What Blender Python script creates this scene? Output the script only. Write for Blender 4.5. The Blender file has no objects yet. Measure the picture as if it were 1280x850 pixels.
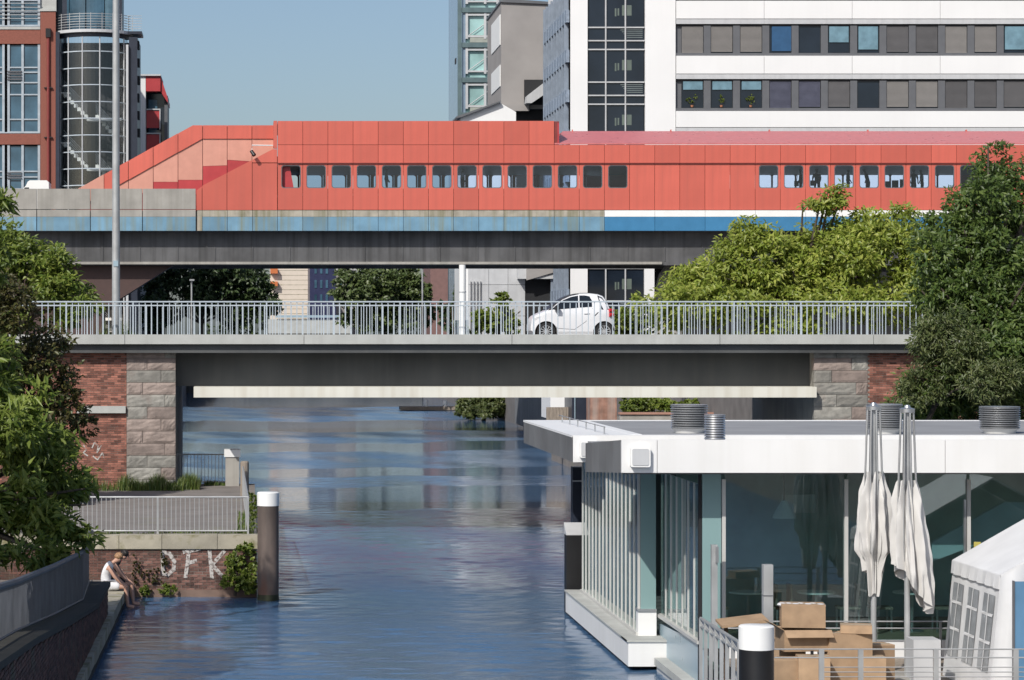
import bpy, bmesh, math, random
import numpy as np
from mathutils import Matrix, Vector
rnd = random.Random(7)
S = bpy.context.scene
COL = S.collection
# ------------------------------------------------------------------ camera, sky, sun, exposure
F, H, CX, CY = 3200.0, 6.6, 311.0, 418.0        # focal length in px (of 1280), eye height, vanishing point of the canal
cam = bpy.data.cameras.new('camera'); camo = bpy.data.objects.new('camera', cam); COL.objects.link(camo)
camo.location = (0, 0, H); camo.rotation_euler = (math.radians(90), 0, 0)
cam.sensor_width = 36; cam.lens = 36 * F / 1280
cam.shift_x = (640 - CX) / 1280; cam.shift_y = -(425 - CY) / 1280
cam.clip_start = 0.5; cam.clip_end = 9000
S.camera = camo
SUN_EL, SUN_AZ = 40.0, 33.0                     # elevation; degrees to the left of straight behind the camera
W = bpy.data.worlds.new('World'); S.world = W; W.use_nodes = True
wn = W.node_tree.nodes; bg = wn['Background']
sky = wn.new('ShaderNodeTexSky'); sky.sky_type = 'NISHITA'; sky.sun_disc = False
sky.sun_elevation = math.radians(SUN_EL); sky.sun_rotation = math.radians(180 + SUN_AZ)
sky.altitude = 300; sky.air_density = 0.95; sky.dust_density = 2.6; sky.ozone_density = 2.2
W.node_tree.links.new(sky.outputs[0], bg.inputs[0]); bg.inputs[1].default_value = 0.107
sl = bpy.data.lights.new('sun', 'SUN'); sl.energy = 3.9; sl.angle = math.radians(0.5); sl.color = (1.0, 0.955, 0.89)
so = bpy.data.objects.new('sun', sl); COL.objects.link(so)
el, az = math.radians(SUN_EL), math.radians(SUN_AZ)
sdir = Vector((-math.sin(az) * math.cos(el), -math.cos(az) * math.cos(el), math.sin(el)))
so.rotation_euler = sdir.to_track_quat('Z', 'Y').to_euler(); so.location = (-30, -30, 60)
S.view_settings.view_transform = 'Standard'; S.view_settings.look = 'None'
S.view_settings.exposure = 0.04; S.view_settings.gamma = 1.0; S.view_settings.use_curve_mapping = False

# ------------------------------------------------------------------ helpers
def wx(px, Y): return (px - CX) * Y / F
def wz(py, Y): return H - (py - CY) * Y / F
def RC(p0, p1, q0, q1, Y): return wx(p0, Y), wx(p1, Y), wz(q1, Y), wz(q0, Y)    # x0,x1,z0,z1 (q0 above q1)
OFF = {}
def link(o, parent=None, loc=None, label=None, cat=None, group=None, kind=None):
    COL.objects.link(o)
    o.location = loc if loc is not None else (0, 0, 0)
    OFF[o] = Vector(o.location)
    if parent is not None:
        o.parent = parent; o.matrix_parent_inverse = Matrix.Translation(-OFF[parent])
    if label: o['label'] = label
    if cat: o['category'] = cat
    if group: o['group'] = group
    if kind: o['kind'] = kind
    return o
def thing(name, label, cat, loc=(0, 0, 0), group=None):
    return link(bpy.data.objects.new(name, None), None, loc, label, cat, group)
def inst(name, mesh, loc, parent=None, **k):
    return link(bpy.data.objects.new(name, mesh), parent, loc, **k)

class MB:
    def __init__(s): s.v = []; s.f = []; s.mi = []
    def add(s, v, f, m=0):
        n = len(s.v); s.v += [tuple(p) for p in v]; s.f += [tuple(i + n for i in q) for q in f]; s.mi += [m] * len(f); return s
    def box(s, x0, x1, y0, y1, z0, z1, m=0):
        v = [(x0,y0,z0),(x1,y0,z0),(x1,y1,z0),(x0,y1,z0),(x0,y0,z1),(x1,y0,z1),(x1,y1,z1),(x0,y1,z1)]
        return s.add(v, [(0,3,2,1),(4,5,6,7),(0,1,5,4),(1,2,6,5),(2,3,7,6),(3,0,4,7)], m)
    def hexa(s, v, m=0):
        return s.add(v, [(0,3,2,1),(4,5,6,7),(0,1,5,4),(1,2,6,5),(2,3,7,6),(3,0,4,7)], m)
    def prism(s, poly, a, b, ax='y', m=0):
        n = len(poly)
        def P(p, d): return {'y': (p[0], d, p[1]), 'x': (d, p[0], p[1]), 'z': (p[0], p[1], d)}[ax]
        v = [P(p, a) for p in poly] + [P(p, b) for p in poly]
        f = [tuple(range(n)), tuple(range(2*n-1, n-1, -1))] + [(i, i+n, (i+1) % n + n, (i+1) % n) for i in range(n)]
        return s.add(v, f, m)
    def tube(s, pts, r, n=8, m=0, caps=True):
        pts = [Vector(p) for p in pts]; k = len(pts); rr = r if isinstance(r, (list, tuple)) else [r] * k
        v = []; f = []
        for i, p in enumerate(pts):
            t = (pts[min(i+1, k-1)] - pts[max(i-1, 0)]).normalized()
            a = Vector((0, 0, 1)) if abs(t.z) < .9 else Vector((1, 0, 0))
            u = t.cross(a).normalized(); w = t.cross(u).normalized()
            for j in range(n):
                c = 2*math.pi*j/n
                v.append(p + (u*math.cos(c) + w*math.sin(c)) * rr[i])
        for i in range(k-1):
            for j in range(n):
                f.append((i*n+j, i*n+(j+1) % n, (i+1)*n+(j+1) % n, (i+1)*n+j))
        if caps: f += [tuple(range(n-1, -1, -1)), tuple(range((k-1)*n, k*n))]
        return s.add(v, f, m)
    def lathe(s, prof, x, y, n=24, m=0):      # prof: (r,z) list
        v = []; f = []
        for r, z in prof:
            for j in range(n):
                c = 2*math.pi*j/n; v.append((x + r*math.cos(c), y + r*math.sin(c), z))
        for i in range(len(prof)-1):
            for j in range(n): f.append((i*n+j, i*n+(j+1) % n, (i+1)*n+(j+1) % n, (i+1)*n+j))
        f += [tuple(range(n-1, -1, -1)), tuple(range((len(prof)-1)*n, len(prof)*n))]
        return s.add(v, f, m)
    def holed(s, x0, x1, z0, z1, hx0, hx1, hz0, hz1, r, y0, y1, k=4, m=0):   # panel with a rounded hole, y0 front
        inn = []; corner = []
        for ci, (cx, cz, a0) in enumerate(((hx1-r, hz1-r, 0), (hx0+r, hz1-r, 90), (hx0+r, hz0+r, 180), (hx1-r, hz0+r, 270))):
            for j in range(k+1):
                a = math.radians(a0 + 90*j/k); inn.append((cx + r*math.cos(a), cz + r*math.sin(a))); corner.append(ci)
        out = [(x1, z1), (x0, z1), (x0, z0), (x1, z0)]
        n = len(inn)
        for y, fl in ((y0, False), (y1, True)):
            v = [(p[0], y, p[1]) for p in inn] + [(p[0], y, p[1]) for p in out]; f = []
            for i in range(n):
                j = (i+1) % n; a, b = corner[i], corner[j]
                q = (i, j, n+b) if a == b else (i, j, n+b, n+a)
                f.append(q[::-1] if fl else q)
            s.add(v, f, m)
        v = [(p[0], y0, p[1]) for p in inn] + [(p[0], y1, p[1]) for p in inn]
        s.add(v, [(i, i+n, (i+1) % n+n, (i+1) % n) for i in range(n)], m)
        v = [(p[0], y0, p[1]) for p in out] + [(p[0], y1, p[1]) for p in out]
        return s.add(v, [((i+1) % 4, (i+1) % 4+4, i+4, i) for i in range(4)], m)
    def rrect(s, x0, x1, z0, z1, r, y0, y1, k=4, m=0):
        p = []
        for (cx, cz, a0) in ((x1-r, z1-r, 0), (x0+r, z1-r, 90), (x0+r, z0+r, 180), (x1-r, z0+r, 270)):
            for j in range(k+1):
                a = math.radians(a0+90*j/k); p.append((cx+r*math.cos(a), cz+r*math.sin(a)))
        return s.prism(p, y0, y1, 'y', m)
    def mesh(s, name, mats, smooth=False, angle=40):
        me = bpy.data.meshes.new(name); me.from_pydata(s.v, [], s.f)
        for m in (mats if isinstance(mats, (list, tuple)) else [mats]): me.materials.append(m)
        if any(s.mi): me.polygons.foreach_set('material_index', s.mi)
        bm = bmesh.new(); bm.from_mesh(me); bmesh.ops.recalc_face_normals(bm, faces=bm.faces); bm.to_mesh(me); bm.free()
        if smooth:
            me.polygons.foreach_set('use_smooth', [True]*len(me.polygons)); me.set_sharp_from_angle(angle=math.radians(angle))
        return me
    def build(s, name, mats, parent=None, smooth=False, loc=None, **k):
        return link(bpy.data.objects.new(name, s.mesh(name, mats, smooth)), parent, loc, **k)

# ------------------------------------------------------------------ materials
MATS = {}
def nodes(m): m.use_nodes = True; return m.node_tree.nodes, m.node_tree.links, m.node_tree.nodes['Principled BSDF']
def mixc(N, L, fac, a, b, mode='MIX'):
    x = N.new('ShaderNodeMix'); x.data_type = 'RGBA'; x.blend_type = mode
    for sock, val in ((x.inputs[0], fac), (x.inputs[6], a), (x.inputs[7], b)):
        if hasattr(val, 'is_linked'): L.new(val, sock)
        elif isinstance(val, (int, float)): sock.default_value = val
        else: sock.default_value = (*val, 1)
    return x.outputs[2]
def ramp(N, L, src, a, b):
    r = N.new('ShaderNodeMapRange'); r.inputs[1].default_value = a; r.inputs[2].default_value = b
    L.new(src, r.inputs[0]); return r.outputs[0]
def mat(name, c, rough=.6, metal=0, var=.12, scale=2.0, bump=0, bscale=30, streak=0, streakc=None, rand=0, island=0, c2=None, spots=0, spotc=(.1,.1,.1), spotscale=1.0, spec=.5, stretch=(1,1,1)):
    if name in MATS: return MATS[name]
    m = bpy.data.materials.new(name); N, L, B = nodes(m)
    tc = N.new('ShaderNodeTexCoord'); mp = N.new('ShaderNodeMapping'); L.new(tc.outputs['Object'], mp.inputs[0]); mp.inputs['Scale'].default_value = stretch
    ns = N.new('ShaderNodeTexNoise'); ns.inputs['Scale'].default_value = scale; ns.inputs['Detail'].default_value = 6; L.new(mp.outputs[0], ns.inputs[0])
    lo = tuple(x*(1-var) for x in c); hi = tuple(min(1, x*(1+var)) for x in (c2 or c))
    col = mixc(N, L, ramp(N, L, ns.outputs[0], .3, .7), lo, hi)
    if rand or island:
        src = N.new('ShaderNodeObjectInfo').outputs['Random'] if rand else N.new('ShaderNodeNewGeometry').outputs['Random Per Island']
        a = rand or island
        h = N.new('ShaderNodeHueSaturation'); h.inputs['Hue'].default_value = .5
        L.new(ramp(N, L, src, 0, 1), h.inputs['Value']); h.inputs['Saturation'].default_value = 1
        r = N.new('ShaderNodeMapRange'); r.inputs[3].default_value = 1-a; r.inputs[4].default_value = 1+a; L.new(src, r.inputs[0]); L.new(r.outputs[0], h.inputs['Value'])
        L.new(col, h.inputs['Color']); col = h.outputs[0]
    if spots:
        n2 = N.new('ShaderNodeTexNoise'); n2.inputs['Scale'].default_value = spotscale; n2.inputs['Detail'].default_value = 8; L.new(mp.outputs[0], n2.inputs[0])
        col = mixc(N, L, ramp(N, L, n2.outputs[0], .62-spots*.3, .75-spots*.2), col, spotc)
    if streak:
        mp2 = N.new('ShaderNodeMapping'); mp2.inputs['Scale'].default_value = (2.2, 2.2, .10); L.new(tc.outputs['Object'], mp2.inputs[0])
        n3 = N.new('ShaderNodeTexNoise'); n3.inputs['Scale'].default_value = 1.6; n3.inputs['Detail'].default_value = 7; L.new(mp2.outputs[0], n3.inputs[0])
        mu = N.new('ShaderNodeMath'); mu.operation = 'MULTIPLY'; mu.inputs[1].default_value = streak; L.new(ramp(N, L, n3.outputs[0], .45, .75), mu.inputs[0])
        col = mixc(N, L, mu.outputs[0], col, streakc or tuple(x*.35 for x in c))
    L.new(col, B.inputs['Base Color'])
    rr = N.new('ShaderNodeMapRange'); rr.inputs[3].default_value = max(0, rough-.08); rr.inputs[4].default_value = min(1, rough+.08); L.new(ns.outputs[0], rr.inputs[0]); L.new(rr.outputs[0], B.inputs['Roughness'])
    B.inputs['Metallic'].default_value = metal; B.inputs['Specular IOR Level'].default_value = spec
    if bump:
        nb = N.new('ShaderNodeTexNoise'); nb.inputs['Scale'].default_value = bscale; nb.inputs['Detail'].default_value = 4; L.new(mp.outputs[0], nb.inputs[0])
        b = N.new('ShaderNodeBump'); b.inputs['Strength'].default_value = bump; b.inputs['Distance'].default_value = .02; L.new(nb.outputs[0], b.inputs['Height']); L.new(b.outputs[0], B.inputs['Normal'])
    MATS[name] = m; return m
def glass(name, tint, base=(.0, .0, .0), gloss=1.0, rough=.02, f0=.045):
    m = bpy.data.materials.new(name); m.use_nodes = True; N = m.node_tree.nodes; L = m.node_tree.links; N.remove(N['Principled BSDF'])
    t = N.new('ShaderNodeBsdfTransparent'); t.inputs[0].default_value = (*tint, 1)
    g = N.new('ShaderNodeBsdfGlossy'); g.inputs['Roughness'].default_value = rough; g.inputs[0].default_value = (gloss, gloss, gloss, 1)
    ge = N.new('ShaderNodeNewGeometry'); dt = N.new('ShaderNodeVectorMath'); dt.operation = 'DOT_PRODUCT'; L.new(ge.outputs['Normal'], dt.inputs[0]); L.new(ge.outputs['Incoming'], dt.inputs[1])
    def mth(op, a, b=0.0):
        x = N.new('ShaderNodeMath'); x.operation = op
        for i, q in enumerate((a, b)):
            if isinstance(q, (int, float)): x.inputs[i].default_value = q
            else: L.new(q, x.inputs[i])
        return x
    ab = mth('ABSOLUTE', dt.outputs['Value']); iv = mth('SUBTRACT', 1.0, ab.outputs[0]); pw = mth('POWER', iv.outputs[0], 5.0); ml = mth('MULTIPLY', pw.outputs[0], .95); fr = mth('ADD', ml.outputs[0], f0)
    tc = N.new('ShaderNodeTexCoord'); ns = N.new('ShaderNodeTexNoise'); ns.inputs['Scale'].default_value = .6; L.new(tc.outputs['Object'], ns.inputs[0])
    b = N.new('ShaderNodeBump'); b.inputs['Strength'].default_value = .05; b.inputs['Distance'].default_value = .05; L.new(ns.outputs[0], b.inputs['Height']); L.new(b.outputs[0], g.inputs['Normal'])
    mx = N.new('ShaderNodeMixShader'); L.new(fr.outputs[0], mx.inputs[0]); L.new(t.outputs[0], mx.inputs[1]); L.new(g.outputs[0], mx.inputs[2])
    L.new(mx.outputs[0], N['Material Output'].inputs[0]); return m
def leafmat(name, cols, trans=.3, patch=.35):
    m = bpy.data.materials.new(name); N, L, B = nodes(m)
    g = N.new('ShaderNodeNewGeometry'); cr = N.new('ShaderNodeValToRGB'); e = cr.color_ramp.elements
    for i, c in enumerate(cols):
        if i < 2: e[i].position = i/(len(cols)-1); e[i].color = (*c, 1)
        else: x = e.new(i/(len(cols)-1)); x.color = (*c, 1)
    if len(cols) > 2:
        e[0].position = 0; 
        for i, c in enumerate(cols): e[i].position = i/(len(cols)-1); e[i].color = (*c, 1)
    L.new(g.outputs['Random Per Island'], cr.inputs[0])
    tc = N.new('ShaderNodeTexCoord'); ns = N.new('ShaderNodeTexNoise'); ns.inputs['Scale'].default_value = .8; L.new(tc.outputs['Object'], ns.inputs[0])
    col = mixc(N, L, ramp(N, L, ns.outputs[0], .35, .65), cr.outputs[0], tuple(x*(1-patch) for x in cols[0]), 'MIX')
    col = mixc(N, L, .5, cr.outputs[0], col)
    L.new(col, B.inputs['Base Color']); B.inputs['Roughness'].default_value = .42; B.inputs['Specular IOR Level'].default_value = .45
    t = N.new('ShaderNodeBsdfTranslucent'); L.new(col, t.inputs[0]); mx = N.new('ShaderNodeMixShader'); mx.inputs[0].default_value = trans
    L.new(B.outputs[0], mx.inputs[1]); L.new(t.outputs[0], mx.inputs[2]); L.new(mx.outputs[0], N['Material Output'].inputs[0]); return m

M_red = mat('red_panel', (.56, .122, .086), .42, var=.09, scale=.35, rand=.09, streak=.42, streakc=(.40, .10, .075))
M_redtop = mat('pink_roof_sheet', (.56, .17, .17), .3, var=.05, streak=.2)
M_pale = mat('glare_salmon_panel', (.60, .29, .22), .45, var=.06, rand=.05, streak=.2, streakc=(.5, .22, .17))  # pale tone paints the glare on the red stair enclosure
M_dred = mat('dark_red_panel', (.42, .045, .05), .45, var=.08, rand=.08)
M_redd = mat('red_joint', (.20, .035, .03), .6)
M_blue = mat('faded_blue_panel', (.14, .27, .37), .55, var=.16, scale=1.2, rand=.16, streak=.85, streakc=(.19, .21, .14))
M_blue2 = mat('fresh_blue_panel', (.045, .19, .36), .4, var=.06, rand=.04)
M_conc = mat('concrete', (.33, .315, .285), .85, var=.15, scale=1.2, bump=.25, streak=.5, streakc=(.2, .19, .165))
M_mossc = mat('mossy_concrete', (.36, .33, .27), .85, var=.2, scale=2, streak=.8, streakc=(.14, .135, .06), bump=.2)
M_fascia = mat('pale_concrete', (.42, .43, .41), .8, var=.1, scale=1.5, bump=.15, streak=.3, streakc=(.28, .28, .26))
M_girder = mat('girder_paint', (.07, .074, .076), .6, var=.35, scale=.35, streak=.25, streakc=(.12, .12, .115))
M_girder2 = mat('viaduct_girder', (.095, .095, .098), .75, var=.3, scale=.7, streak=.8, streakc=(.04, .04, .04), spots=.25, spotc=(.03, .03, .03), spotscale=.25)
M_cream = mat('cream_flange', (.66, .645, .57), .55, var=.07, scale=.8, streak=.5, streakc=(.47, .42, .32))
M_rail = mat('railing_paint', (.42, .48, .53), .45, var=.08)
M_railg = mat('galvanised_steel', (.42, .43, .43), .4, metal=.35, var=.15)
M_white = mat('white_cladding', (.77, .775, .77), .5, var=.025, scale=.3, streak=.08, streakc=(.62, .62, .6))
M_fasw = mat('pavilion_white', (.74, .74, .73), .5, var=.05, scale=.5, streak=.3, streakc=(.60, .59, .55))
M_wpaint = mat('white_paint', (.80, .80, .78), .5, var=.03)
M_brick = mat('brick', (.25, .105, .075), .85, var=.3, scale=3, island=.55, bump=.3)
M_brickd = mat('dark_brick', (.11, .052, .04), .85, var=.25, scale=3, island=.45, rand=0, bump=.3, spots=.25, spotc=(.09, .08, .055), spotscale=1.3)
M_brickq = mat('quay_brick', (.15, .076, .06), .85, var=.35, scale=9, rand=.6, bump=.3, spots=.2, spotc=(.09, .085, .06), spotscale=3)
M_mortar = mat('mortar', (.27, .25, .22), .95, var=.2, scale=8, bump=.3)
M_granite = mat('granite', (.25, .24, .215), .8, var=.25, scale=4, rand=.22, bump=.5, bscale=18, spots=.2, spotc=(.20, .17, .15), spotscale=2)
M_granitep = mat('pink_granite', (.255, .205, .18), .8, var=.25, scale=4, rand=.2, bump=.5, bscale=18)
M_asph = mat('asphalt', (.16, .15, .145), .9, var=.18, scale=1.5, bump=.2)
M_path = mat('path_gravel', (.20, .18, .165), .95, var=.15, scale=1.2, bump=.2, spots=.1, spotc=(.2, .19, .14))
M_cope = mat('coping_stone', (.36, .33, .26), .9, var=.2, scale=2, bump=.3, spots=.3, spotc=(.17, .16, .07), spotscale=2.5, rand=.1)
M_darkst = mat('dark_stone', (.030, .029, .024), .85, var=.35, scale=3, bump=.4)  # base tone lowered because the tree canopy shades this stone
M_rust = mat('rusty_pile', (.13, .10, .085), .6, metal=.15, var=.3, scale=2.5, spots=.35, spotc=(.20, .085, .05), spotscale=1.6, streak=.4, streakc=(.05, .05, .05), stretch=(1, 1, .35))
M_wood = mat('weathered_wood', (.25, .21, .17), .85, var=.3, scale=5, stretch=(4, 4, .5))
M_dark = mat('dark_void', (.015, .016, .018), .8)
M_black = mat('black_paint', (.012, .012, .013), .45)
M_dgrey = mat('dark_grey_frame', (.115, .12, .13), .5, var=.06)
M_lgrey = mat('light_grey_panel', (.50, .51, .52), .5, var=.05, rand=.04, streak=.15)
M_stone = mat('grey_render', (.29, .275, .265), .8, var=.08, scale=.6, bump=.1)
M_frame = mat('pale_window_frame', (.36, .41, .45), .5)
M_metal = mat('brushed_metal', (.50, .51, .52), .33, metal=.8, var=.1)
M_zinc = mat('zinc_panel', (.20, .205, .21), .45, metal=.3, var=.15, scale=1, streak=.3, streakc=(.28, .28, .28), rand=.12)
M_roofm = mat('roof_membrane', (.26, .265, .275), .85, var=.1, scale=.8)
M_teal = mat('teal_glass_panel', (.22, .34, .34), .15, var=.03, scale=.3)
M_lblue = mat('pale_blue_panel', (.30, .40, .46), .3, var=.05)
M_card = mat('cardboard', (.36, .245, .15), .85, var=.16, scale=4, rand=.2, bump=.15, bscale=9, spots=.12, spotc=(.24, .16, .10), spotscale=2)
M_cardi = mat('cardboard_inside', (.10, .06, .035), .9)
M_cloth = mat('parasol_cloth', (.56, .55, .53), .85, var=.07, scale=3, bump=.15, bscale=10)
M_tent = mat('tent_sheet', (.66, .665, .67), .55, var=.06, scale=2, bump=.3, bscale=5)
M_tentw = mat('tent_window_film', (.27, .285, .30), .25, var=.25, scale=3, bump=.4, bscale=4)
M_bluep = mat('blue_tarp', (.10, .22, .36), .5)
M_skin = mat('skin', (.50, .29, .21), .55, var=.06)
M_hairb = mat('blond_hair', (.33, .19, .10), .6, var=.3, scale=40)
M_haird = mat('dark_hair', (.02, .015, .012), .5)
M_tank = mat('white_cotton', (.72, .72, .73), .85, var=.04, bump=.2, bscale=12)
M_blackc = mat('black_cotton', (.02, .02, .024), .85)
M_grass = leafmat('grass_blades', [(.06, .11, .02), (.13, .19, .04), (.22, .22, .08)], .2)
M_bark = mat('bark', (.075, .06, .045), .9, var=.35, scale=6, bump=.6, stretch=(1, 1, .3))
M_g_win = glass('station_glass', (.74, .84, .97), gloss=.9)
M_g_dark = glass('pavilion_glass', (.66, .78, .78), f0=.10)
M_g_mul = glass('facade_glass', (.30, .38, .40), rough=.03)
M_g_stair = glass('stair_glass', (.90, .93, .95))
M_gl_navy = mat('navy_glazing', (.012, .018, .028), .06, var=.3, scale=.4)
M_gl_teal = mat('teal_glazing', (.29, .46, .45), .12, var=.3, scale=.4)
M_gl_blue = mat('blue_glazing', (.05, .105, .15), .08, var=.5, scale=.5)
M_blind = mat('grey_blind', (.24, .23, .22), .7, var=.05, rand=.1)
M_blindd = mat('dark_blind', (.12, .118, .122), .6, var=.06, rand=.15)
M_blindb = mat('blue_glazed_blind', (.03, .09, .19), .2)
M_aqua = mat('aqua_glazing', (.15, .26, .32), .15, var=.2)
M_carw = mat('car_paint', (.70, .71, .73), .22, var=.015)
M_screen = mat('windscreen_glass', (.03, .04, .055), .45, var=.1, spec=.25)
M_cargl = mat('car_glass', (.012, .018, .026), .12, var=.1, spec=.3)
M_tyre = mat('tyre', (.015, .015, .016), .8)
M_rim = mat('alloy', (.62, .63, .64), .3, metal=.6)
M_taill = mat('tail_lamp', (.5, .02, .03), .2)
M_plast = mat('black_plastic', (.02, .02, .022), .5)

# water
def water_mat():
    m = bpy.data.materials.new('canal_water'); N, L, B = nodes(m)
    B.inputs['Base Color'].default_value = (.055, .122, .225, 1); B.inputs['IOR'].default_value = 1.55
    at = N.new('ShaderNodeAttribute'); at.attribute_name = 'ruffle'; mr = N.new('ShaderNodeMapRange'); mr.inputs[2].default_value = 1.1; mr.inputs[3].default_value = .02; mr.inputs[4].default_value = .27
    L.new(at.outputs['Fac'], mr.inputs[0]); L.new(mr.outputs[0], B.inputs['Roughness'])
    tc = N.new('ShaderNodeTexCoord'); mp = N.new('ShaderNodeMapping'); mp.inputs['Scale'].default_value = (4.0, 7.0, 1); L.new(tc.outputs['Object'], mp.inputs[0])
    n = N.new('ShaderNodeTexNoise'); n.inputs['Scale'].default_value = 1; n.inputs['Detail'].default_value = 3; L.new(mp.outputs[0], n.inputs[0])
    b = N.new('ShaderNodeBump'); b.inputs['Distance'].default_value = .008; b.inputs['Strength'].default_value = .5; L.new(n.outputs[0], b.inputs['Height'])
    L.new(b.outputs[0], B.inputs['Normal']); return m
M_water = water_mat()

# ------------------------------------------------------------------ foliage
def leaf_mesh(name, pts, nrm, L, Wd, material, seed, fold=.2, jitter=.42, axis=None):
    r = np.random.default_rng(seed); n = len(pts)
    d = r.normal(size=(n, 3))*.75                                            # leaf axis: outward from its spray, drooping
    if axis is not None: d += axis*1.2
    d[:, 2] -= .3
    d /= np.linalg.norm(d, axis=1)[:, None]
    up = nrm + r.normal(size=(n, 3)) * jitter; up -= d * np.sum(up*d, axis=1)[:, None]; up /= np.linalg.norm(up, axis=1)[:, None] + 1e-9
    sd = np.cross(d, up); ln = L * (r.uniform(.45, 1.0, n)**1.3*1.35)[:, None]; wd = Wd * r.uniform(.7, 1.25, n)[:, None]
    base = pts - d*ln*.5; tip = pts + d*ln*.5 - up*ln*.12
    mid = pts - d*ln*.05
    a = mid + sd*wd*.5 + up*wd*fold; b = mid - sd*wd*.5 + up*wd*fold
    v = np.stack([base, a, tip, b], axis=1).reshape(-1, 3)
    k = np.arange(n)*4
    f = np.stack([np.stack([k, k+1, k+2], 1), np.stack([k, k+2, k+3], 1)], 1).reshape(-1, 3)
    me = bpy.data.meshes.new(name); me.vertices.add(len(v)); me.vertices.foreach_set('co', v.astype(np.float32).ravel())
    me.loops.add(f.size); me.loops.foreach_set('vertex_index', f.astype(np.int32).ravel())
    me.polygons.add(len(f)); me.polygons.foreach_set('loop_start', (np.arange(len(f))*3).astype(np.int32))
    try: me.polygons.foreach_set('loop_total', np.full(len(f), 3, np.int32))
    except Exception: pass
    me.update(calc_edges=True); me.validate(); me.materials.append(material); return me
def unit(a): return a/(np.linalg.norm(a, axis=-1, keepdims=True)+1e-9)
def scatter(blobs, n, seed, clump=.30, per=14, size=None):
    # lobe > boughs of uneven size set around it > sprays on each bough > leaves round each spray
    r = np.random.default_rng(seed); vol = np.array([b[3]*b[4]*b[5] for b in blobs])**.7; vol = vol/vol.sum()
    P, Nn, Ax = [], [], []
    for b, w in zip(blobs, vol):
        c = np.array(b[:3]); rad = np.array(b[3:6]); nb = max(3, int(7+r.integers(0, 5)))
        bd = unit(r.normal(size=(nb, 3))); bd[:, 2] = bd[:, 2]*.8+.1
        bc = c + bd*rad*r.uniform(.45, .95, (nb, 1)); br = rad*r.uniform(.22, .52, (nb, 1))
        bc = np.vstack([bc, c[None]]); br = np.vstack([br, rad[None]*.72])
        bw = np.prod(br, axis=1)**.66; bw[-1] *= .35; bw /= bw.sum()
        for q in range(nb+1):
            k = max(2, int(n*w*bw[q]/per))
            d = unit(r.normal(size=(k, 3))); rr = r.uniform(.3, 1.12, (k, 1))**.4
            cc = bc[q] + d*rr*br[q]
            cr = (size or clump*rad.min()*.55) * r.uniform(.5, 1.4, k)
            u = unit(r.normal(size=(k, per, 3)))
            off = u*(r.uniform(.1, 1, (k, per, 1))**.6)*cr[:, None, None]; off[:, :, 2] *= .6
            P.append((cc[:, None, :]+off).reshape(-1, 3))
            Nn.append((d[:, None, :]*.35+u*.25+np.array([0, 0, .35])+np.array(sdir)*.95).reshape(-1, 3))
            Ax.append((u+d[:, None, :]*.5).reshape(-1, 3))
    return np.concatenate(P), np.concatenate(Nn), np.concatenate(Ax)
def tree(name, label, cat, base, blobs, n, L, Wd, material, seed, trunk=.16, group=None, clump=.3, limbs=True, zmin=None, size=None, per=14):
    t = thing(name, label, cat, base, group); r = random.Random(seed)
    P, Nn, Ax = scatter(blobs, n, seed, clump, per, size)
    link(bpy.data.objects.new('crown', leaf_mesh('crown', P, Nn, L, Wd, material, seed, axis=Ax)), t, kind='stuff')
    m = MB(); bx, by, bz = base
    cz = sum(b[2] for b in blobs)/len(blobs); cxm = sum(b[0] for b in blobs)/len(blobs); cym = sum(b[1] for b in blobs)/len(blobs)
    fork = Vector((bx*.6+cxm*.4, by*.6+cym*.4, bz*.55+cz*.45))
    m.tube([(bx, by, bz-.2), (bx+.04, by, bz*.7+fork.z*.3), fork], [trunk*1.25, trunk, trunk*.8], 8)
    if limbs:
        for b in blobs:
            c = Vector(b[:3])
            for q in range(3):
                e = c + Vector((r.uniform(-1, 1)*b[3], r.uniform(-1, 1)*b[4], r.uniform(-.3, .9)*b[5]))*.75
                m.tube([fork, fork.lerp(e, .5)+Vector((r.uniform(-.2, .2), r.uniform(-.2, .2), .15*b[5])), e], [trunk*.55, trunk*.3, trunk*.08], 6)
    m.build('trunk', M_bark, t, True); return t
def PB(px, py, Y, rx, rz, ry=None):         # a crown lobe from its place, distance and size
    s = Y/F; return (wx(px, Y), Y, wz(py, Y), rx*s, (ry if ry else rx)*s, rz*s)
G_chest = leafmat('chestnut_leaf', [(.18, .25, .03), (.32, .39, .06), (.50, .52, .12), (.30, .40, .07)], .45)
G_dark = leafmat('dark_leaf', [(.055, .10, .022), (.105, .165, .035), (.18, .24, .06)], .38)
G_dark2 = leafmat('olive_leaf', [(.06, .09, .028), (.11, .14, .045), (.18, .20, .075)], .3)
G_mid = leafmat('mid_leaf', [(.10, .16, .025), (.20, .27, .045), (.33, .37, .08)], .4)
G_near = leafmat('long_leaf', [(.07, .12, .02), (.17, .24, .035), (.33, .39, .09), (.23, .30, .06)], .42)
G_brown = leafmat('bronze_leaf', [(.06, .055, .018), (.11, .095, .028), (.07, .11, .026)], .3)
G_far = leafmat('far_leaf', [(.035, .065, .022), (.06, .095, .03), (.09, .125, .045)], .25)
G_far2 = leafmat('far_pale_leaf', [(.06, .095, .03), (.10, .14, .04), (.14, .175, .06)], .25)

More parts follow.
